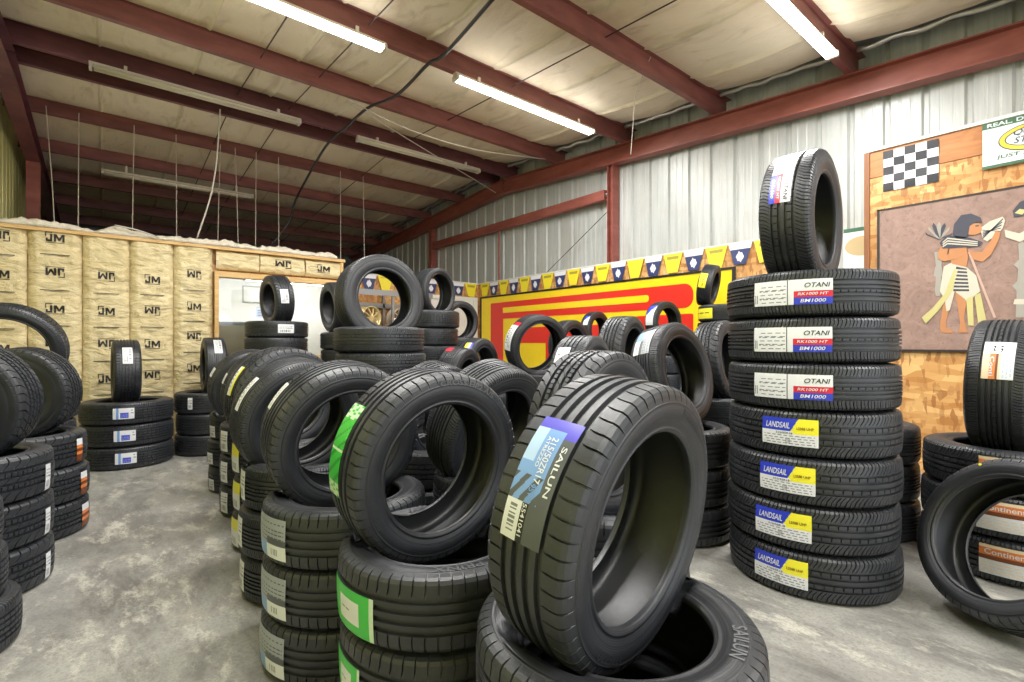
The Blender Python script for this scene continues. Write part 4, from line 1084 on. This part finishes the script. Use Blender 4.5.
SLAB = {
 'hero': 'large upright black tyre with a torn blue label, foremost in the picture', 'A0t': 'upright black tyre with a long bright green strip on its tread',
 'A1t': 'upright black tyre leaning on the silver-labelled aisle stack', 'A2t': 'upright tyre with a thin white strip, next behind the silver-labelled aisle stack',
 'A3t': 'upright tyre with yellow-white strip leaning in the aisle row', 'A4t': 'second from last of the leaning tyres along the aisle', 'A5t': 'last leaning tyre of the aisle row, toward the insulated wall',
 'T13': 'fine-tread tyre seen through and above the green-labelled ring', 'T14': 'tyre top showing just over the green-labelled ring, left of its neighbour', 'T10': 'block-tread tyre standing directly behind the blue-labelled tyre',
 'C1t': 'upright tyre with white tread label, two behind the blue-labelled tyre', 'T1t': 'small leaning tyre with a red mark before the ribbed stack', 'T2t': 'leaning tyre with yellow and blue tread label',
 'T3t': 'upright ring with red mark and silver label before the red-yellow sign', 'T7t': 'upright chunky-tread tyre in front of the red sign bands', 'T8t': 'upright tyre with silver tread label, left of the tall stack',
 'T11t': 'upright chunky tyre half hidden directly left behind the tall stack', 'T4t': 'half-hidden ring just right of the red-marked ring', 'T5t': 'smallest upright ring before the middle of the red-yellow sign',
 'T6t': 'small upright ring with blue-white label before the red band', 'T12t': 'small upright tyre with yellow label at the right end of the sign', 'Dt': 'big upright ring on a waist-high stack, alloy wheels seen through it',
 'Et': 'upright tyre with white label in front of the partition window', 'Ft': 'upright tyre half hidden left of the big ring', 'Gt': 'upright ring on the ribbed stack, yellow pennant seen through it',
 'Grt': 'upright ring beside the white door, far corner', 'Mt': 'upright tyre with red-white-blue label on top of the tall stack', 'W1t': 'upright ribbed tyre with white label at the insulated wall',
 'W2t': 'upright tyre with white label below the left window frame edge', 'Pt': 'upright tyre with white-orange label standing below the painting', 'L1t': 'upright tyre almost wholly cut by the left picture edge',
 'L2t': 'big upright tyre on the white-tagged stack at left', 'L3t': 'upright tyre leaning on the orange-tagged stack at left', 'L4t': 'upright ring framing bare insulation at far left', 'Q': 'large tyre leaning on the floor against the orange-labelled stack',
}
SHORT = {}
STKNAME = dict(otani='red-white-blue label', landsail='blue-yellow label', white='white label', greentag='green label', silver='silver label', yw='yellow-white label', purple='white-purple label', conti='orange label', yellow='yellow label', orange='orange tag', bluewhite='blue-white label')

def put_flat(key):
    x, y, R, w, n, des, bd = STACKS[key]; st = FLAT_STK.get(key, [])
    r2 = random.Random(hash(key) % 1000 if False else sum(map(ord, key)))
    for i in range(n):           # from the floor up
        k = n - i                # rank from the top
        dsn = 'fine' if key == 'M' and k <= 3 else des
        t = new_tyre(dsn, bd); TOPS[key] = t; j = .012 if i else 0
        ox = {'L1': (.06, .012, .0, -.03)}.get(key, (0,) * 9)[i]
        t.location = (x + ox + r2.uniform(-j, j), y + r2.uniform(-j, j), w * (i + .5) + .0004 * (i + 1)); t.rotation_euler = (0, 0, 0)
        t.scale = (R / R0, R / R0, w * .997 / W0)
        extra = ''
        if k <= len(st) and st[k - 1]:
            s = st[k - 1]; sticker(t, *s, R, w)
            if key in ('M',): extra = STKNAME.get(s[0], '')
        where = 'top' if k == 1 else ('bottom' if i == 0 else ORD[k])
        lab = f'{ADJ[dsn]} tyre {"bottommost" if i == 0 else ORD[k]} in {DESC[key]}'
        if key == 'M': lab += f', {STKNAME[st[k - 1][0]]}'
        if k == 1: lab = f'{ADJ[dsn]} tyre topmost in {DESC[key]}'
        tag(t, lab, 'tire', 'tyres of ' + DESC[key])
        if key == 'C0' and k == 1:
            side_text(t, 'SAILUN', -66, .030, .50, 27, 1)
        if key == 'A0' and k == 1:
            side_text(t, 'PRINX', -112, .030, .52, 30, 1); side_text(t, 'PRINX', 62, .030, .52, 30, 1)

# upper outline of a lying tyre as (radius share, drop) for letting the upright ones settle onto it
def top_h(R, w, rb, rho):
    if rho < rb or rho > R: return None
    s = (rho - rb) / (R - rb)
    xs = [0, .13, .26, .32, .46, .66, .72, .9, 1.0]; hs = [.42, .45, .482, .487, .5, .498, .49, .46, .38]
    for a, b, c, d in zip(xs, xs[1:], hs, hs[1:]):
        if s <= b: return (c + (d - c) * (s - a) / (b - a)) * w + w * .5
def axes(az, ti):
    az, ti = math.radians(az), math.radians(ti)
    a = Vector((math.cos(ti) * math.cos(az), math.cos(ti) * math.sin(az), math.sin(ti)))
    u = Vector((-math.sin(az), math.cos(az), 0)); return u, a.cross(u), a
def settle(name):
    x, y, az, ti, R, w, des, sup, z, bd = STAND[name]
    u, v, a = axes(az, ti); pts = []
    for k in range(180):
        c, s = math.cos(2 * PI * k / 180), math.sin(2 * PI * k / 180)
        for r, t in ((R, .36), (R, -.36), (R, .2), (R, -.2), (R, 0), (R - .011, .445), (R - .011, -.445), (R - .034, .487), (R - .034, -.487), (R - .07, .5), (R - .07, -.5)):
            pts.append((u * c + v * s) * r + a * t * w)
    if sup is None: return -min(p.z for p in pts) + .001
    sx, sy, SR, sw, n, _, bs = STACKS[sup]; rb = bs / R0 * SR; zt = (n - 1) * (sw + .0004) + .0004
    lift = -9
    for p in pts:
        rho = math.hypot(x + p.x - sx, y + p.y - sy); h = top_h(SR, sw, rb, rho)
        if h is not None: lift = max(lift, zt + h - p.z)
    return lift + .002
def put_stand(name):
    x, y, az, ti, R, w, des, sup, z, bd = STAND[name]
    u, v, a = axes(az, ti); z = settle(name) if z is None else z
    sp = math.radians(STAND_SPIN.get(name, 0)); c, s = math.cos(sp), math.sin(sp)
    U, V = u * c + v * s, v * c - u * s
    m = Matrix((U, V, a)).transposed().to_4x4(); m.translation = (x, y, z)
    t = new_tyre(des, bd); t.matrix_world = m @ Matrix.Diagonal((R / R0, R / R0, w / W0, 1))
    if sup: dent(sup, (x, y, z), m.to_3x3(), R, w)
    tag(t, SLAB[name], 'tire', 'upright tyres on the stacks')
    for s_ in STAND_STK.get(name, []): sticker(t, *s_, R, w)
    if name == 'hero': side_text(t, 'SAILUN', 60, .022, .52, 24, 1, M_EMBD); side_text(t, 'ATREZZO', 240, .02, .52, 26, 1, M_EMBD)
    if name == 'A0t': side_text(t, 'CROSS HP2 A/S', 76, .018, .74, 46, 1); side_text(t, 'PRINX', 200, .022, .5, 24, 1, M_EMBD)
    if name == 'Q':
        b = MB(); e = fc(.74); an = math.radians(121)
        b.tube([(e * math.cos(an), e * math.sin(an), .498 * W0), (e * math.cos(an), e * math.sin(an), .498 * W0 + .002)], .006, 10).build('paint_dot', STK_MATS['yellow'], t)
    return t
for k in STACKS: put_flat(k)
for k in STAND: put_stand(k)

# ------------------------------------------------------------------ camera, world, view
cd = bpy.data.cameras.new('camera'); cd.sensor_width = 36; cd.lens = 495 / 1024 * 36; cd.shift_y = 2 / 1024
cd.clip_start = .05
co = bpy.data.objects.new('camera', cd); COL.objects.link(co); co.location = (0, 0, 1.2)
co.rotation_euler = (PI / 2, 0, -math.radians(39.4)); SC.camera = co
w = bpy.data.worlds.new('world'); SC.world = w; w.use_nodes = True
w.node_tree.nodes['Background'].inputs[0].default_value = (.92, .96, 1.0, 1); w.node_tree.nodes['Background'].inputs[1].default_value = 1.9
SC.view_settings.view_transform = 'Standard'; SC.view_settings.look = 'None'; SC.view_settings.gamma = 1; SC.view_settings.use_curve_mapping = False
SC.view_settings.exposure = .74
SC.cycles.use_denoising = True
SC.cycles.max_bounces = 10; SC.cycles.diffuse_bounces = 6
SC.cycles.caustics_reflective = False; SC.cycles.caustics_refractive = False
